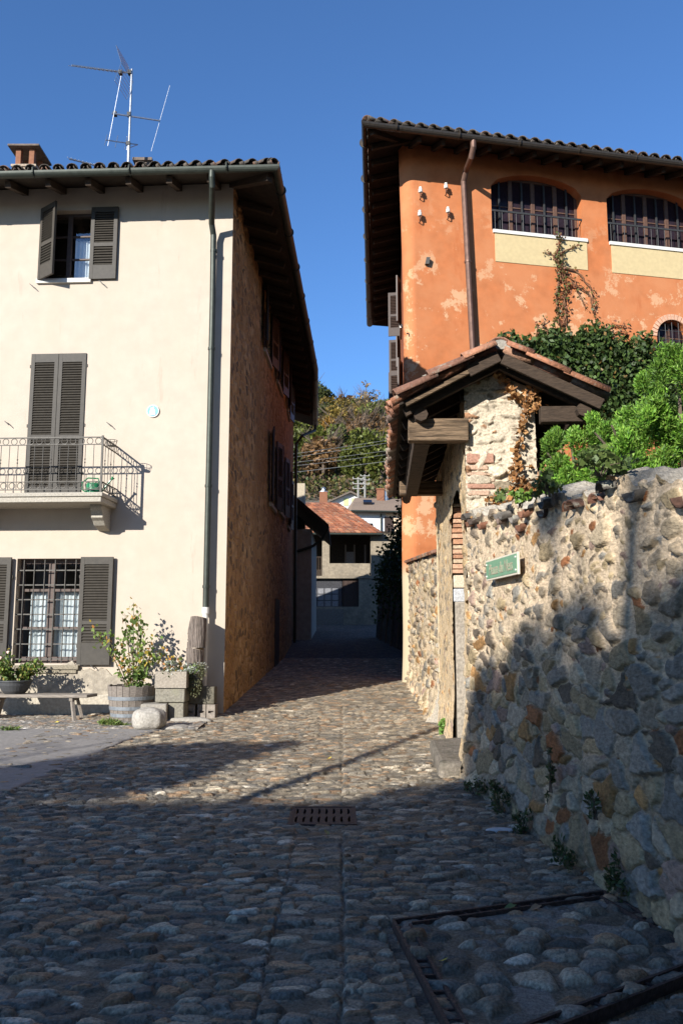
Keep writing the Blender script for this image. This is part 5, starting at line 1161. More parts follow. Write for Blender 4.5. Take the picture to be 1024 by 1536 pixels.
# dried creeper on the gate pillar
rng = np.random.default_rng(23); P, C = [], []
pth = [(742,556,6),(752,566,7),(760,580,8),(768,592,10),(778,600,12),(790,596,13),(803,585,9),(800,608,12),(790,618,9),(782,636,8),(778,660,8),(775,680,8),(774,700,10),(772,716,15),(776,728,17),(782,740,15),(798,728,14),(802,742,12),(795,700,6),(740,748,13),(738,768,10),(770,750,14)]
PFF = Fr(PF.p(0, .07, 0).xy, PF.a)
for (x1, y1, r1_), (x2, y2, r2_) in zip(pth, pth[1:]):
    if hypot(x1-x2, y1-y2) > 38: continue
    for k in range(13):
        f = rng.random(); px = x1+(x2-x1)*f+rng.normal()*r1_*.5; py = y1+(y2-y1)*f+rng.normal()*r1_*.5; s, z = PFF.px(px, py); P.append(PFF.p(s, abs(rng.normal(0, .04)), z))
for (px, py, r_) in pth:
    for k in range(int(r_*.9)): s, z = PFF.px(px+rng.normal()*r_*.45, py+rng.normal()*r_*.45); P.append(PFF.p(s, abs(rng.normal(0,.04)), z))
P = np.array(P); dc = thing('dried_creeper', 'dried brown creeper leaves hanging on the white gate pillar', 'climbing plant', PF.p(.5, .05, 3.2)); v, q, c = leaves(P, .07, .055, lcols([(.32,.155,.055), (.26,.12,.04), (.38,.21,.085), (.19,.09,.035)], len(P), rng, v=.25), rng); npmesh('foliage', v, q, c, dry_m, dc, False)
mb = MB(); pp = [PF.p(PFF.px(px, py)[0], .05, PFF.px(px, py)[1]) for px, py in ((744,556),(768,590),(790,600),(785,640),(776,680),(774,720),(770,760))]; mb.tube(pp, .008, 5); pp = [PF.p(PFF.px(px, py)[0], .05, PFF.px(px, py)[1]) for px, py in ((774,715),(755,725),(740,748))]; mb.tube(pp, .007, 5); mb.build('stem', bark, dc)
# plants on the wall top and weeds at its foot
def tuft(name, label, cat, c, r, n, L, W, pal, seed, grp=None, updir=(0,0,.8), mat_=None, flat=0, base=None):
    rng = np.random.default_rng(seed); sub = []
    for k in range(6):
        o_ = rng.normal(0, .5, 3)*np.array(r); kk = rng.uniform(.25, .75); sub.append(blob(max(6, int(n*kk*.36)), np.array(c)+o_, np.array(r)*kk, rng, .1))
    P = np.concatenate([q[0] for q in sub]); d = np.concatenate([q[1] for q in sub]); n = len(P); t = thing(name, label, cat, base or (c[0], c[1], c[2]-r[2]), grp)
    v, q, cc = leaves(P, L, W, lcols(pal, n, rng), rng, d+np.array(updir), 1.3, flat); npmesh('foliage', v, q, cc, mat_ or leaf_m, t, False)
    mb = MB(); b = Vector(t.location)
    for k in range(7): e = P[rng.integers(n)]; mb.tube([b+Vector((rng.normal()*r[0]*.12, rng.normal()*r[1]*.12, .0)), Vector(e)*.5+b*.5+Vector((0,0,.03)), Vector(e)], [.005,.004,.002], 4)
    mb.build('stem', bark, t); return t
WG = [(.05,.08,.025), (.07,.10,.035), (.10,.11,.045), (.04,.06,.02), (.13,.11,.06)]
for i, (s, z, r, n, lab) in enumerate(((4.05, .12, (.15,.35,.11), 380, 'ivy clump rooted on the wall top below the right-hand conifers'), (3.1, .06, (.09,.30,.08), 200, 'green trailing plant on the wall top left of the ivy clump'), (2.35, .03, (.07,.20,.07), 120, 'small bright weed sprouting between the coping tiles'), (1.75, .04, (.06,.16,.06), 90, 'small grey green weed on the wall top above the street sign'))):
    c = FW.p(s, .12, fw_top(s)+z); tuft('wall_top_plant', lab, 'plant', tuple(c), r, n, .052, .038, [(.09,.13,.035), (.07,.11,.03), (.13,.17,.05)] if i != 2 else [(.16,.28,.04), (.12,.2,.04)], 800+i, 'plants growing on the wall top', (-.3,0,-.2))
for i, (s, z, d, r, n, lab) in enumerate(((.95,.09,.22,(.10,.16,.12),260,'weed at the foot of the stone wall nearest the doorstep'), (1.75,.14,.2,(.09,.22,.15),300,'second weed along the foot of the stone wall'), (2.45,.10,.2,(.08,.15,.13),200,'low weed at the wall foot beside the pale flat cobble'), (2.9,.55,.12,(.05,.12,.14),160,'weed hanging from a joint half a metre up the wall'), (3.5,.12,.2,(.08,.17,.14),220,'weed at the wall foot level with the iron frame corner'), (3.75,.5,.12,(.05,.10,.10),110,'dark weed in a wall joint above the iron frame'), (4.15,.2,.16,(.06,.14,.12),160,'weed at the wall foot right of the iron frame'))):
    c = FW.p(s, d, z); tuft('wall_weed', lab, 'weed', tuple(c), r, n, .042, .018, WG, 820+i, 'weeds along the stone wall')
c = G(676,1108); tuft('wall_weed', 'bright green weed growing where the stone wall meets the doorway jamb', 'weed', (c.x-.03, c.y+.3, .24), (.07,.12,.24), 240, .075, .05, [(.14,.26,.05), (.1,.19,.04)], 840)
c = G(178,1092); tuft('grass_tuft', 'low green tuft in front of the barrel planter', 'weed', (c.x, c.y-.05, .07), (.27,.10,.05), 420, .10, .018, [(.16,.24,.05), (.10,.16,.04), (.22,.25,.08)], 841)
c = G(17,1098); tuft('grass_tuft', 'small green tuft under the near end of the bench', 'weed', (c.x, c.y-.05, .06), (.16,.06,.03), 140, .07, .015, [(.16,.22,.05), (.10,.16,.04)], 842)

# ------------------------------------------------------------------ things in front of the cream house
# bench
bs = [LF.px(px, 1047)[0] for px in (-30, 150)]
bench = thing('bench', 'weathered wooden plank bench against the cream wall', 'bench', LF.p((bs[0]+bs[1])/2, .75, .03)); f = LF
mb = MB(); n = 14; P0, P1 = -4.5, -2.20; d0, d1, zt = .55, .95, .475
prof = [(P0, d0), (P1+.03, d0), (P1-.03, d1-.03), (P1-.22, d1), (P0, d1+.01)]
mb.poly([LF.p(s, d, zt-.05) for s, d in prof], Vector((0,0,.055))); mb.build('seat', bench_m, bench, bevel=.012)
for s, ds in ((-2.52, .10), (-3.86, -.12)):
    for d, dd in ((.62, -.05), (.86, .10)):
        mb = MB(); mb.bar(LF.p(s, d, .42), LF.p(s+ds, d+dd, .02), .06, .055); mb.build('leg', bench_m, bench, bevel=.006)
mb = MB(); mb.bar(LF.p(-2.52,.58,.40), LF.p(-2.52,.92,.40), .06, .06); mb.bar(LF.p(-3.86,.58,.40), LF.p(-3.86,.92,.40), .06, .06); mb.build('batten', bench_m, bench)
# bowl of roses on the bench
def pot(name, label, cat, c, prof, m, soilz, n=28):
    t = thing(name, label, cat, c); mb = MB(); mb.lathe(c, prof, n); mb.build('pot', m, t, smooth=False, bevel=.004); mb = MB(); r = prof[-1][0]-.02; mb.lathe(Vector(c)+Vector((0,0,soilz-.02)), [(r-.02,0),(r-.02,.02)], n); mb.build('soil', soil, t); return t
c = LF.p(-3.60, .76, .483); bowl = pot('flower_bowl', 'wide dark grey plastic bowl planted with a small rose bush, on the bench', 'planter', c, [(.17,0),(.22,.05),(.27,.15),(.28,.205),(.30,.21),(.30,.235),(.27,.235)], dkpot, .2)
def bush(name, label, cat, base, stems, n, L, W, pal, seed, wts=None, rad=.08, parent_c=None, stem_r=.008, stem_m=None):
    rng = np.random.default_rng(seed); t = thing(name, label, cat, base); mb = MB(); ms = []
    for st in stems:
        st = [Vector(p) for p in st]; mb.tube(st, [stem_r*(1-.7*i/(len(st)-1)) for i in range(len(st))], 5)
        m = n//len(stems); f = (rng.random(m)**.7)*(len(st)-1); i = np.minimum(f.astype(int), len(st)-2); A_ = np.array(st)[i]; B_ = np.array(st)[i+1]; P = A_+(B_-A_)*(f-i)[:, None]+rng.normal(0, rad, (m,3))
        ms.append(leaves(P, L, W, lcols(pal, m, rng, wts), rng, np.tile((0,0,-.4), (m,1)), 1.8))
    mb.build('stem', stem_m or mat('green_brown_stem', (.10,.08,.04), var=.2, bump=.1), t); v, q, cc = joinm(ms); npmesh('foliage', v, q, cc, leaf_m, t, False); return t
rng = np.random.default_rng(61); stems = []
for k in range(17):
    a = rng.uniform(0, 6.28); b = Vector(c)+Vector((cos(a)*.08, sin(a)*.06, .21)); l = rng.uniform(.14, .42); stems.append([b, b+Vector((cos(a)*l*.5, sin(a)*l*.35, l*.5)), b+Vector((cos(a)*l*1.0, sin(a)*l*.55, l*.75))])
b = Vector(c)+Vector((-.1,0,.2)); stems += [[b, b+Vector((-.02,0,.3)), b+Vector((-.03,-.05,.52))], [b, b+Vector((-.1,0,.22)), b+Vector((-.16,-.05,.42))]]
rb = bush('rose_bush', 'leafy rose bush with a few pale blooms growing in the bowl on the bench', 'plant', tuple(Vector(c)+Vector((0,0,.21))), stems, 1500, .065, .045, [(.07,.12,.025), (.10,.17,.03), (.15,.21,.04), (.05,.08,.02), (.24,.20,.05)], 62, rad=.05)
for p in (stems[-2][-1], stems[-1][-1]):
    mb = MB(); mb.lathe(p, [(.006,-.03),(.026,-.015),(.034,.006),(.026,.024),(.008,.03)], 9); mb.build('flower', mat('pale_pink_petal', (.75,.52,.42), var=.2, bump=.2), rb, smooth=True)
# big terracotta pot and plant at the left edge
c = LF.p(-4.33, 1.0, .03); pot('terracotta_pot', 'terracotta pot at the left edge beside the bench', 'planter', c, [(.16,0),(.20,.18),(.23,.36),(.25,.37),(.25,.42),(.22,.42)], terra, .38)
rng = np.random.default_rng(63); stems = []
for k in range(12):
    a = rng.uniform(0, 6.28); b = Vector(c)+Vector((cos(a)*.07, sin(a)*.07, .38)); l = rng.uniform(.2, .45); stems.append([b, b+Vector((cos(a)*l*.3, sin(a)*l*.3, l*.6)), b+Vector((cos(a)*l*.7, sin(a)*l*.6, l))])
bush('pot_plant', 'bushy green plant in the terracotta pot at the left edge', 'plant', tuple(Vector(c)+Vector((0,0,.39))), stems, 900, .065, .045, [(.07,.12,.025), (.11,.18,.035), (.05,.08,.02)], 64, rad=.06)
# barrel planter
s, _ = LF.px(198, 1060); c = LF.p(-1.52, .66, .03); bar_ = thing('barrel_planter', 'half wine barrel planter with grey hoops by the cream wall', 'planter', c)
mb = MB(); n = 22
for k in range(n):
    a0, a1 = 2*pi*k/n+.008, 2*pi*(k+1)/n-.008; zt = .60+.012*sin(k*2.7); rings = []
    for z, r in ((0,.33),(.25,.38),(.45,.405),(zt,.42)): rings.append((z, r))
    vs = []
    for z, r in rings:
        for a, q in ((a0, r), (a1, r), (a1, r-.03), (a0, r-.03)): vs.append(Vector(c)+Vector((q*cos(a), q*sin(a), z)))
    fs = []
    for i in range(3):
        b = i*4; fs += [(b+j, b+(j+1) % 4, b+4+(j+1) % 4, b+4+j) for j in range(4)]
    fs += [(3,2,1,0), (12,13,14,15)]; g_ = random.uniform(.8, 1.15); mb.add(vs, fs, (g_,)*3)
mb.build('staves', grey_wood, bar_, bevel=.003)
for z, r in ((.07,.348), (.19,.372), (.36,.398)):
    m2 = MB(); m2.lathe(Vector(c)+Vector((0,0,z)), [(r-.02,0),(r+.006,0),(r+.013,.06),(r-.02,.06)], 36); m2.build('hoop', barrel_hoop, bar_)
m2 = MB(); m2.lathe(Vector(c)+Vector((0,0,.50)), [(.36,0),(.36,.03)], 24); m2.build('soil', soil, bar_)
rng = np.random.default_rng(67); stems = []; base = Vector(c)+Vector((.02,0,.53)); 
tips = [(-.18,-.05,1.45), (-.05,.05,1.62), (.06,-.05,1.50), (-.30,0,1.05), (-.55,-.1,1.12), (-.78,-.12,1.22), (.22,.0,1.02), (.38,-.08,.98), (.30,.05,.72), (-.12,.1,1.15), (.12,.05,1.2), (-.38,.05,.8), (.45,0,.78)]
for x, y, z in tips: stems.append([base+Vector((x*.1, y*.2, 0)), base+Vector((x*.35+rng.normal()*.03, y*.5, z*.45-.1)), base+Vector((x*.75+rng.normal()*.03, y, z*.8-.12)), base+Vector((x, y, z-.12))])
bush('climbing_rose_shrub', 'tall sparse shrub with yellowing leaves growing in the barrel planter', 'shrub', tuple(base), stems, 640, .085, .062, [(.12,.19,.045), (.18,.25,.06), (.09,.13,.03), (.38,.28,.04), (.34,.16,.04)], 68, [3,3,2,1,.6], rad=.06, stem_r=.011)
tuft('barrel_weeds', 'low green weeds covering the soil in the barrel planter', 'plant', tuple(base+Vector((0,-.05,.08))), (.30,.26,.13), 330, .08, .05, [(.10,.17,.04), (.14,.22,.05), (.06,.1,.025)], 69)
# stone blocks, planter box, bricks, boulder
def sblock(name, label, cat, s0, s1, d0, d1, z0, z1, m, grp=None, bev=.018, rot=0):
    mb = MB(); c = LF.p((s0+s1)/2, (d0+d1)/2, (z0+z1)/2); f2 = Fr((0,0), LF.a+rot); mb.pbox(c, f2.u.to_3d()*(s1-s0)/2, f2.n.to_3d()*(d1-d0)/2, Vector((0,0,(z1-z0)/2))); o = mb.build(name, m, None, bevel=bev); return tag(o, label, cat, grp)
blk = mat('mossy_stone_block', (.19,.175,.14), var=.25, scale=5, bump=.6, bscale=30, mod=lambda nt, b, tc: noise_mix(nt, b, tc, (.20,.19,.14), 4, .5, .65))
sblock('stone_block', 'squared grey stone block directly under the concrete planter box', 'stone block', -1.02, -.50, .58, .95, .355, .60, blk, 'stacked stone blocks')
sblock('stone_block', 'bottom stone block of the stack, standing behind the boulder', 'stone block', -1.24, -.80, .68, 1.12, .03, .34, concrete, 'stacked stone blocks', rot=.12)
sblock('stone_block', 'flat stone slab carrying the hollow bricks and planter stack', 'stone block', -.79, -.52, .58, .92, .03, .345, blk, 'stacked stone blocks')
t = thing('concrete_planter', 'concrete planter box of silvery plants on top of the stone blocks', 'planter', LF.p(-.76, .74, .605)); mb = MB()
for s0, s1, d0_, d1_ in ((-1.02,-.47,.94,.99), (-1.02,-.47,.47,.52), (-1.02,-.97,.52,.94), (-.52,-.47,.52,.94)): mb.fbox(LF, s0, s1, d0_, d1_, .605, .885)
mb.fbox(LF, -.99, -.50, .5, .96, .61, .65); mb.build('box', mat('pale_concrete_box', (.27,.235,.19), var=.2, scale=6, bump=.5), t); mb = MB(); mb.fbox(LF, -.975, -.515, .515, .945, .8, .85); mb.build('soil', soil, t)
SIL = [(.42,.44,.38), (.50,.51,.46), (.34,.37,.30), (.16,.22,.07)]
tuft('silver_plant', 'silvery grey leaved plants spilling over the concrete planter box', 'plant', tuple(LF.p(-.74, .86, .90)), (.34,.17,.12), 620, .06, .028, SIL, 90, None, (0,-.3,.2))
c = LF.p(-.80,.8,.88); bush('yellowing_plant', 'thin plant with yellow and orange leaves in the concrete planter box', 'plant', tuple(c), [[c, c+Vector((-.06,0,.2)), c+Vector((-.16,0,.42))], [c, c+Vector((.03,0,.15)), c+Vector((.02,.0,.28))], [c, c+Vector((-.1,0,.12)), c+Vector((-.24,-.05,.25))], [c, c+Vector((.12,0,.1)), c+Vector((.2,-.05,.2))]], 90, .07, .05, [(.40,.26,.04), (.38,.16,.04), (.14,.18,.05)], 91, rad=.04, stem_r=.005)
c = LF.p(-.62,.62,.95); rng = np.random.default_rng(92)
t = pot('hanging_plant_pot', 'small dark pot beside the concrete planter, hidden by its trailing plant', 'planter', LF.p(-.40,.66,.60), [(.09,0),(.13,.2),(.14,.22),(.12,.22)], dkpot, .2)
tuft('trailing_plant', 'grey green trailing plant hanging in front of the log stump', 'plant', tuple(LF.p(-.38,.74,.70)), (.22,.15,.33), 1500, .05, .016, [(.11,.12,.06), (.15,.15,.08), (.08,.09,.04), (.20,.18,.10)], 93, None, (0,-.1,-.9), base=tuple(LF.p(-.38,.66,.82)))
mb = MB(); mb.fbox(LF, -.60, -.06, .31, .555, .295, .60); tag(mb.build('stone_block', mat('dark_mossy_block', (.11,.10,.075), var=.3, scale=5, bump=.6), None, bevel=.02), 'dark stone block behind the hollow bricks, carrying the log stump', 'stone block', 'stacked stone blocks')  # shade from logs and planter put into this block's dark colour
for i in range(4):
    s0 = -.72+i*.165+(.03 if i > 1 else 0); t = tag(MB().build('hollow_brick', concrete, None), ['leftmost of the four hollow bricks by the house corner', 'second hollow brick from the left by the house corner', 'third hollow brick from the left by the house corner', 'rightmost of the four hollow bricks by the house corner'][i], 'brick', 'hollow bricks by the house corner')
    mb = MB(); fr_b = LF
    for (a, b, c_, d_) in ((0,.15,0,.11), (0,.15,.15,.26), (0,.03,.11,.15), (.12,.15,.11,.15)): mb.fbox(LF, s0+a, s0+b, .31, .56, .03+c_, .03+d_)
    mb.fbox(LF, s0+.03, s0+.12, .33, .5, .14, .18); bpy.data.objects.remove(t); t = tag(mb.build('hollow_brick', mat('dark_concrete_brick', (.22,.19,.16), var=.25, bump=.5)), ['leftmost of the four hollow bricks by the house corner', 'second hollow brick from the left by the house corner', 'third hollow brick from the left by the house corner', 'rightmost of the four hollow bricks by the house corner'][i], 'brick', 'hollow bricks by the house corner')
def rock(name, label, cat, c, r, seed, m, sub=4):
    import bmesh
    bm = bmesh.new(); bmesh.ops.create_icosphere(bm, subdivisions=sub, radius=1); rg = np.random.default_rng(seed); ph = rg.uniform(0, 6, 8)
    for v in bm.verts:
        p = v.co.copy(); k = 1+.07*sin(p.x*2.3+ph[0])+.06*sin(p.y*2.9+ph[1])+.05*sin(p.z*3.3+ph[2])+.03*sin(p.x*6+p.y*5+ph[3]); e = 2.6
        q = Vector([math.copysign(abs(a)**.8, a) for a in p]); q = q/max(q.length, 1e-6)*(.55*q.length+.45)
        v.co = Vector((q.x*r[0]*k, q.y*r[1]*k, q.z*r[2]*k))
    me = bpy.data.meshes.new(name); bm.to_mesh(me); bm.free(); o = finish(name, me, m, None, True); o.location = c; return tag(o, label, cat)
q = G(220,1096, .03); rock('boulder', 'big smooth pale boulder in front of the barrel planter', 'boulder', (q.x, q.y+.22, .03+.155), (.29,.21,.19), 7, stone_m)
q = G(288,1082, .03); rock('edge_stone', 'long flat edging stone lying in front of the hollow bricks', 'stone', (q.x-.05, q.y-.05, .05), (.42,.11,.055), 11, concrete); q = G(252,1092,.03); rock('edge_stone', 'wide flat stone slab on the ground right of the boulder', 'stone', (q.x+.03, q.y+.05, .035), (.30,.18,.05), 12, stone_m)
# log stumps stacked by the downpipe
def log(label, s, d, z0, z1, r, seed, notch=False):
    t = thing('log_stump', label, 'log', LF.p(s, d, z0), 'old log stumps by the downpipe'); n, m = 72, 34; rg = np.random.default_rng(seed); ph = rg.uniform(0, 6, 6); V, Cc = [], []
    for j in range(m+1):
        z = z0+(z1-z0)*j/m; f = j/m
        for k in range(n):
            a = 2*pi*k/n; rr = r*(1+.05*sin(a*3+ph[0]+f*2)-.10*abs(sin(a*7.5+ph[1]+.3*sin(f*4)))**.5*.6-.05*abs(sin(a*17+ph[2]+f)))
            x, y = rr*cos(a), rr*sin(a)
            if notch:
                cut = .55*r*np.clip((f-.35)/.65, 0, 1); x = max(x, -r+cut*.9) if cos(a) < 0 else x
                if cos(a-.4) < -.6 and .2 < f < .8: x *= .86+.12*sin(f*30)
            q = LF.p(s+x, d+y, z+.02*sin(a*2+ph[3])*(j == m)); V.append(q)
    mb = MB(); mb.add(V, [(j*n+k, j*n+(k+1) % n, (j+1)*n+(k+1) % n, (j+1)*n+k) for j in range(m) for k in range(n)]); mb.build('bark', log_m, t)
    mb = MB(); mb.add([V[m*n+k] for k in range(n)]+[V[k] for k in range(n)], [tuple(range(n)), tuple(range(n, 2*n))[::-1]]); mb.build('cut_end', logtop_m, t)
log('lower upright log stump with a pale sawn top, by the downpipe', -.46, .44, .60, 1.27, .165, 3)
log('upper jagged log stump balanced on the lower one', -.43, .43, 1.285, 1.83, .175, 9, True)
# watering can on the balcony
c = LF.p(bs1-.30, .45, 4.078); wc = thing('watering_can', 'green plastic watering can standing on the balcony', 'watering can', c); c = Vector(c)
mb = MB(); mb.lathe(c, [(.125,0),(.135,.02),(.135,.21),(.12,.235),(.06,.24)], 24); mb.build('body', greenp, wc, smooth=False)
mb = MB(); mb.tube([c+Vector((.12,0,.06)), c+Vector((.22,-.02,.16)), c+Vector((.34,-.03,.31))], [.03,.022,.016], 10); mb.tube([c+Vector((.335,-.03,.305)), c+Vector((.37,-.03,.345))], [.016,.04], 10); mb.build('spout', greenp, wc)
mb = MB(); mb.tube([c+Vector((-.12,0,.06)), c+Vector((-.21,0,.12)), c+Vector((-.21,0,.26)), c+Vector((-.11,0,.34)), c+Vector((.08,0,.33)), c+Vector((.11,0,.22))], .014, 8); mb.build('handle', greenp, wc)

# ------------------------------------------------------------------ ironwork in the street
g0_, g1_, h0, h1 = GR; gt = thing('drain_grate', 'rusty cast iron drain grate with crescent slots set in the cobbles', 'drain grate', ((g0_+g1_)/2, (h0+h1)/2, 0))
m2 = MB(); gx0, gx1, gy0, gy1 = g0_+.02, g1_-.02, h0+.02, h1-.03; nx, ny = 8, 2; zc = .024
for a, b, c_, d_ in ((g0_-.012,g0_+.02,h0-.01,h1+.01), (g1_-.02,g1_+.012,h0-.01,h1+.01), (g0_+.02,g1_-.02,h0-.01,h0+.02), (g0_+.02,g1_-.02,h1-.02,h1+.01)): m2.box(a, b, c_, d_, -.05, zc+.004)
m2.build('frame', rust, gt)
m2 = MB(); W = (gx1-gx0)/nx; Hh = (gy1-gy0)/ny
def cres(cx, cy, k, n=9):   # outline of a crescent slot
    R_ = W*.62; s = 1
    out = [(cx+R_*.62*cos(t)*1-.02, cy+Hh*.40*sin(t)) for t in np.linspace(-pi/2, pi/2, n)]; inn = [(cx+R_*.12*cos(t)-.02, cy+Hh*.40*sin(t)) for t in np.linspace(pi/2, -pi/2, n)][1:-1]
    return out, inn
for r in range(ny):
    for c_ in range(nx):
        x0, x1, y0, y1 = gx0+W*c_, gx0+W*(c_+1), gy0+Hh*r, gy0+Hh*(r+1); cx, cy = (x0+x1)/2-.012, (y0+y1)/2; ts = np.linspace(-pi/2, pi/2, 9); sg = 1 if r == 1 else -1
        xo = [cx+.012+sg*(W*.36*cos(t)-.012) for t in ts]; xi = [cx+.012+sg*(W*.02*cos(t)-.012) for t in ts]; yy = [cy+Hh*.38*sin(t) for t in ts]
        lft, rgt = (xi, xo) if sg > 0 else (xo, xi)
        for i in range(8):
            m2.add([(x0,yy[i],zc), (lft[i],yy[i],zc), (lft[i+1],yy[i+1],zc), (x0,yy[i+1],zc), (lft[i],yy[i],zc-.04), (lft[i+1],yy[i+1],zc-.04)], [(0,1,2,3), (1,4,5,2)])
            m2.add([(rgt[i],yy[i],zc), (x1,yy[i],zc), (x1,yy[i+1],zc), (rgt[i+1],yy[i+1],zc), (rgt[i],yy[i],zc-.04), (rgt[i+1],yy[i+1],zc-.04)], [(0,1,2,3), (4,0,3,5)])
        m2.add([(x0,y0,zc),(x1,y0,zc),(x1,yy[0],zc),(x0,yy[0],zc)], [(0,1,2,3)]); m2.add([(x0,yy[-1],zc),(x1,yy[-1],zc),(x1,y1,zc),(x0,y1,zc)], [(0,1,2,3)])
m2.build('slotted_plate', rust, gt)
m2 = MB(); m2.box(g0_, g1_, h0, h1, -.17, -.15); m2.build('drain_pit', soil, gt)
# iron cover frame full of cobbles
fo = thing('manhole_frame', 'large rusty iron manhole frame filled with rounded cobbles', 'manhole cover', tuple(sum(FRAME, Vector())/4))
cF = sum(FRAME, Vector())/4
for k in range(4):
    a, b = FRAME[k], FRAME[(k+1) % 4]; e = (b-a).normalized(); nI = Vector((-e.y, e.x, 0)); nI = nI if nI.dot(cF-a) > 0 else -nI; L = (b-a).length
    m2 = MB(); up = Vector((0,0,.020))
    for off in (.0, .075): m2.bar(a+nI*off+e*off+up, b+nI*off-e*off+up, .016, .05)
    m = int(L/.085)
    for i in range(1, m): p = a+e*L*i/m+Vector((0,0,.018)); m2.bar(p+nI*.008, p+nI*.067, .014, .03)
    m2.bar(a+nI*.0375-Vector((0,0,.012)), b+nI*.0375-Vector((0,0,.012)), .06, .02)
    m2.build('frame_bar', rust, fo)
# fallen leaves
fl = [((493,1138), (.55,.42,.05), 'yellow fallen leaf on the sunlit cobbles'), ((490,1249), (.32,.28,.12), 'pale leaf lying just below the drain grate'), ((764,1361), (.13,.16,.06), 'green brown leaf curled up by the iron frame edge'), ((664,1441), (.45,.34,.05), 'yellow leaf on the cobbles inside the iron frame'), ((802,1362), (.30,.19,.11), 'dry brown leaf lying on the iron frame edge'), ((85,1084), (.5,.4,.06), 'yellow leaf on the pebbles under the bench'), ((164,1076), (.45,.3,.05), 'orange leaf beside the foot of the barrel planter')]
for (px, py), col, lab in fl:
    p = G(px, py, .045); rg = np.random.default_rng(int(px)); a = rg.uniform(0, 6.28); u = Vector((cos(a), sin(a), .25)).normalized(); v_ = Vector((-sin(a), cos(a), .35)).normalized(); m2 = MB(); out = [(-.5,0,0),(-.25,.28,.04),(.1,.36,.1),(.35,.16,.04),(.6,0,.08),(.35,-.16,.05),(.1,-.36,.12),(-.25,-.28,.03)]; s_ = .045 if py > 1150 else .06
    m2.add([p+u*x*s_*1.5+v_*y*s_*1.5+Vector((0,0,z*s_*2)) for x, y, z in out]+[p], [(8, i, (i+1) % 8) for i in range(8)], col); tag(m2.build('fallen_leaf', dry_m), lab, 'leaf', 'fallen leaves')
rock('white_cobble', 'pale flat cobble standing out in the paving near the wall foot', 'stone', (*G(750,1246,.02).xy, .022), (.12,.055,.022), 21, mat('pale_cobble_stone', (.52,.51,.50), var=.1, bump=.2), 3)

# ------------------------------------------------------------------ behind the photographer: what shades the square
def cast(gx, gy, L): return Vector((gx-sin(SUN_AZ)*L, gy-cos(SUN_AZ)*L, L*tan(SUN_EL)))
def broad_tree(label, base, trunk, blobs, seed, n=2600, L=.22):
    rng = np.random.default_rng(seed); t = thing('square_tree', label, 'tree', base); mb = MB(); mb.tube(trunk, [.22-.17*i/(len(trunk)-1) for i in range(len(trunk))], 8)
    for (c, r) in blobs: mb.tube([Vector(trunk[len(trunk)//2]), (Vector(trunk[-1])+Vector(c))/2, Vector(c)], [.08,.05,.02], 5)
    mb.build('trunk', bark, t); ms = []
    for (c, r) in blobs:
        m = int(n*(r**2)); P, d = blob(m, c, (r, r, r*.75), rng, .3); ms.append(leaves(P, L, L*.7, lcols(GRN+OLV+OCH, m, rng), rng))
    v, q, c = joinm(ms); npmesh('crown', v, q, c, leaf_m, t, False); return t
# house across the square whose ridge shades the foreground
e0, e1 = cast(-13, 8.15, 27), cast(1.35, 8.6, 27); hz = e0.z
t = thing('square_house', 'tall rendered house on the far side of the square behind the photographer', 'house', ((e0.x+e1.x)/2, e0.y-3, 0))
mb = MB(); mb.box(e0.x, e1.x, e0.y-8, e0.y-.4, -.2, hz-.25); mb.build('wall', cream, t); mb = MB(); mb.poly([(e0.x-.3, e0.y, hz-.25), (e0.x-.3, e0.y, hz), (e0.x-.3, e0.y-4.2, hz+1.0), (e0.x-.3, e0.y-8.4, hz), (e0.x-.3, e0.y-8.4, hz-.25)], Vector((e1.x-e0.x+.3, .0, 0))); mb.build('roof', tile_m, t)
for i in range(5):
    mb = MB(); x = e0.x+1.5+i*2.6; mb.box(x, x+1, e0.y-.45, e0.y-.36, 3.6, 5.2); mb.build('window', dark_glass, t)
# trees in front of it: dappled edges
def cqr(q, r, L): return cast(q*cos(SUN_AZ)+r*sin(SUN_AZ), -q*sin(SUN_AZ)+r*cos(SUN_AZ), L)   # q across the light, r along it on the ground
b = cqr(-2.2, 4, 24); trunk = [Vector((b.x, b.y, -.1)), Vector((b.x+.1, b.y, 2.5)), Vector((b.x-.1, b.y+.1, 5)), Vector((b.x, b.y, 7.6))]
rg = np.random.default_rng(12); bl = []
def prof(q): return np.interp(q, [-4.6, -4.3, -3.9, -3.3, -2.4, -1.4, -.5, .8, 2], [7.5, 9.4, 11.4, 11.0, 10.6, 10.3, 10.9, 11.5, 11])
for q in np.arange(-4.35, 2.2, .42):
    r = prof(q)-.9; first = True
    while r > 1.5:
        if not (first and rg.random() < .45): bl.append((cqr(q+rg.uniform(-.15,.15), r, 24+rg.uniform(-1.2,1.2)), rg.uniform(.34,.52)))
        r -= 1.35 if not first else 1.0; first = False
for q, r in ((-1.2,13.3), (-.7,12.9), (-1.0,14.2), (-.2,13.6), (-2.0,12.4), (.3,14.6)): bl.append((cqr(q, r, 24.5), .17))
for k in range(15): bl.append((cqr(rg.uniform(-2.9, 1.6), rg.uniform(11.2, 15.5), 24+rg.uniform(-1,1)), rg.uniform(.10,.22)))
broad_tree('leafy tree behind the photographer shading the stone wall', (b.x, b.y, 0), trunk, bl, 501, n=1500, L=.17)
b = cast(-3.2, 10.5, 22); trunk = [Vector((b.x, b.y, -.1)), Vector((b.x, b.y, 2.5)), Vector((b.x, b.y, 5)), Vector((b.x, b.y, 6.6))]
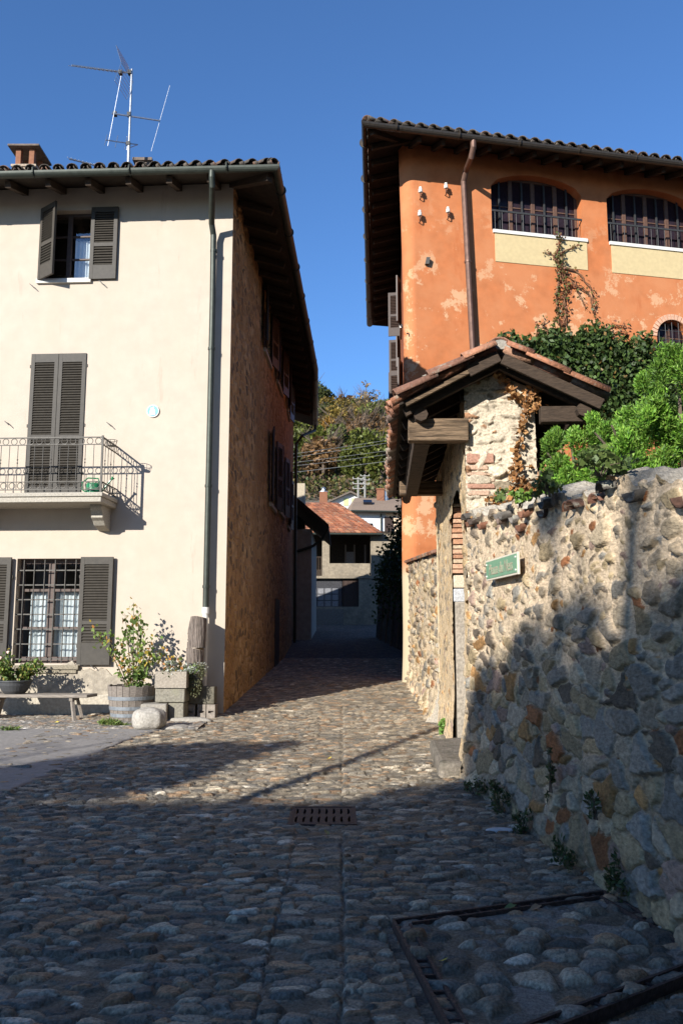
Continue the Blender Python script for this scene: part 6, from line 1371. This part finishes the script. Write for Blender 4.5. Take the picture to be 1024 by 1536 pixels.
bl = [(cast(gx, gy, L), r) for gx, gy, L, r in ((-1.9,11.6,20,.42), (-1.2,11.5,20,.38), (-.85,11.9,20,.26), (-2.4,10.6,20,.5), (-1.75,10.2,20,.42), (-3.1,10.3,20,.5), (-2.7,11.5,20,.36), (-3.3,9.3,20,.5), (-2.4,9.4,20,.4), (-4.3,9.3,21,.4), (-3.6,8.6,20,.5), (-1.75,9.6,20,.36), (-2.0,8.9,20,.42), (-2.9,8.6,20,.45), (-1.35,10.7,20,.3))]
tr = broad_tree('slender tree behind the photographer casting dappled shade on the street', (b.x, b.y, 0), trunk, bl, 502, n=2400, L=.15)
mb = MB(); rng = np.random.default_rng(77)
for k in range(16): g = cast(rng.uniform(-7, -2.9), rng.uniform(9.8, 13.6), 20); mb.tube([Vector((b.x, b.y, 5.0)), (Vector((b.x, b.y, 6.0))+g)/2, g, g+Vector((-.9, rng.uniform(-.5,.3), .2))], [.05,.04,.03,.012], 4)
mb.build('limb', bark, tr)
p1, p2 = cast(-1.2, 7.4, 12), cast(1.66, 14.1, 13); t = thing('square_tree', 'bare leaning tree left of the photographer whose long limb shades the cobbles', 'tree', (p1.x-.6, p1.y-3.4, 0))
mb = MB(); mb.tube([Vector((p1.x-.6, p1.y-3.4, -.1)), Vector((p1.x-.45, p1.y-2.8, 1.6)), Vector((p1.x-.2, p1.y-1.5, p1.z-.5)), p1, p1.lerp(p2, .5)+Vector((0,0,.03)), p2], [.13,.12,.11,.09,.075,.06], 10); mb.build('trunk', bark, t)

# unseen tall house and garden trees, added to block sky light from the foreground
t = thing('square_house', 'tall grey plastered house close behind the photographer', 'house', (7, -8, 0)); mb = MB(); mb.box(-.6, 15, -14, -4.2, -.2, 14); mb.build('wall', plinth_m, t)
mb = MB(); mb.poly([(-1.4, -3.4, 14), (-1.4, -9.1, 16.5), (-1.4, -14.8, 14)], Vector((17, 0, 0))); mb.build('roof', tile_m, t)
for zz in (2.2, 5.6, 9.2):
    for i in range(4): mb = MB(); x = 1+i*3.6; mb.box(x, x+1.1, -4.3, -4.16, zz, zz+1.7); mb.build('window', dark_glass, t)
for k, (x, y, bl) in enumerate(((6.2, 4.2, ((5.6,4.6,6.6,1.9), (7.0,2.8,7.6,2.2), (6.4,5.6,8.6,1.9), (5.2,2.6,8.6,1.7))), (5.4, -.6, ((5.2,-.4,6.8,2.2), (4.3,.6,8.8,1.8), (6.6,-1.6,8.4,2.2))), (9.5, 9.5, ((9.2,9.0,7.0,2.4), (10.4,10.4,8.8,2.2), (9.0,7.4,9.2,2.0))))):
    broad_tree(['garden tree overhanging the wall just outside the right of the view', 'garden tree beside the photographer over the near end of the wall', 'tall garden tree further back behind the conifers'][k], (x, y, 1.7), [Vector((x,y,1.5)), Vector((x+.1,y,3.5)), Vector((x-.1,y,5.5)), Vector((x,y,7.2))], [(Vector(b[:3]), b[3]) for b in bl], 600+k, n=700, L=.36)
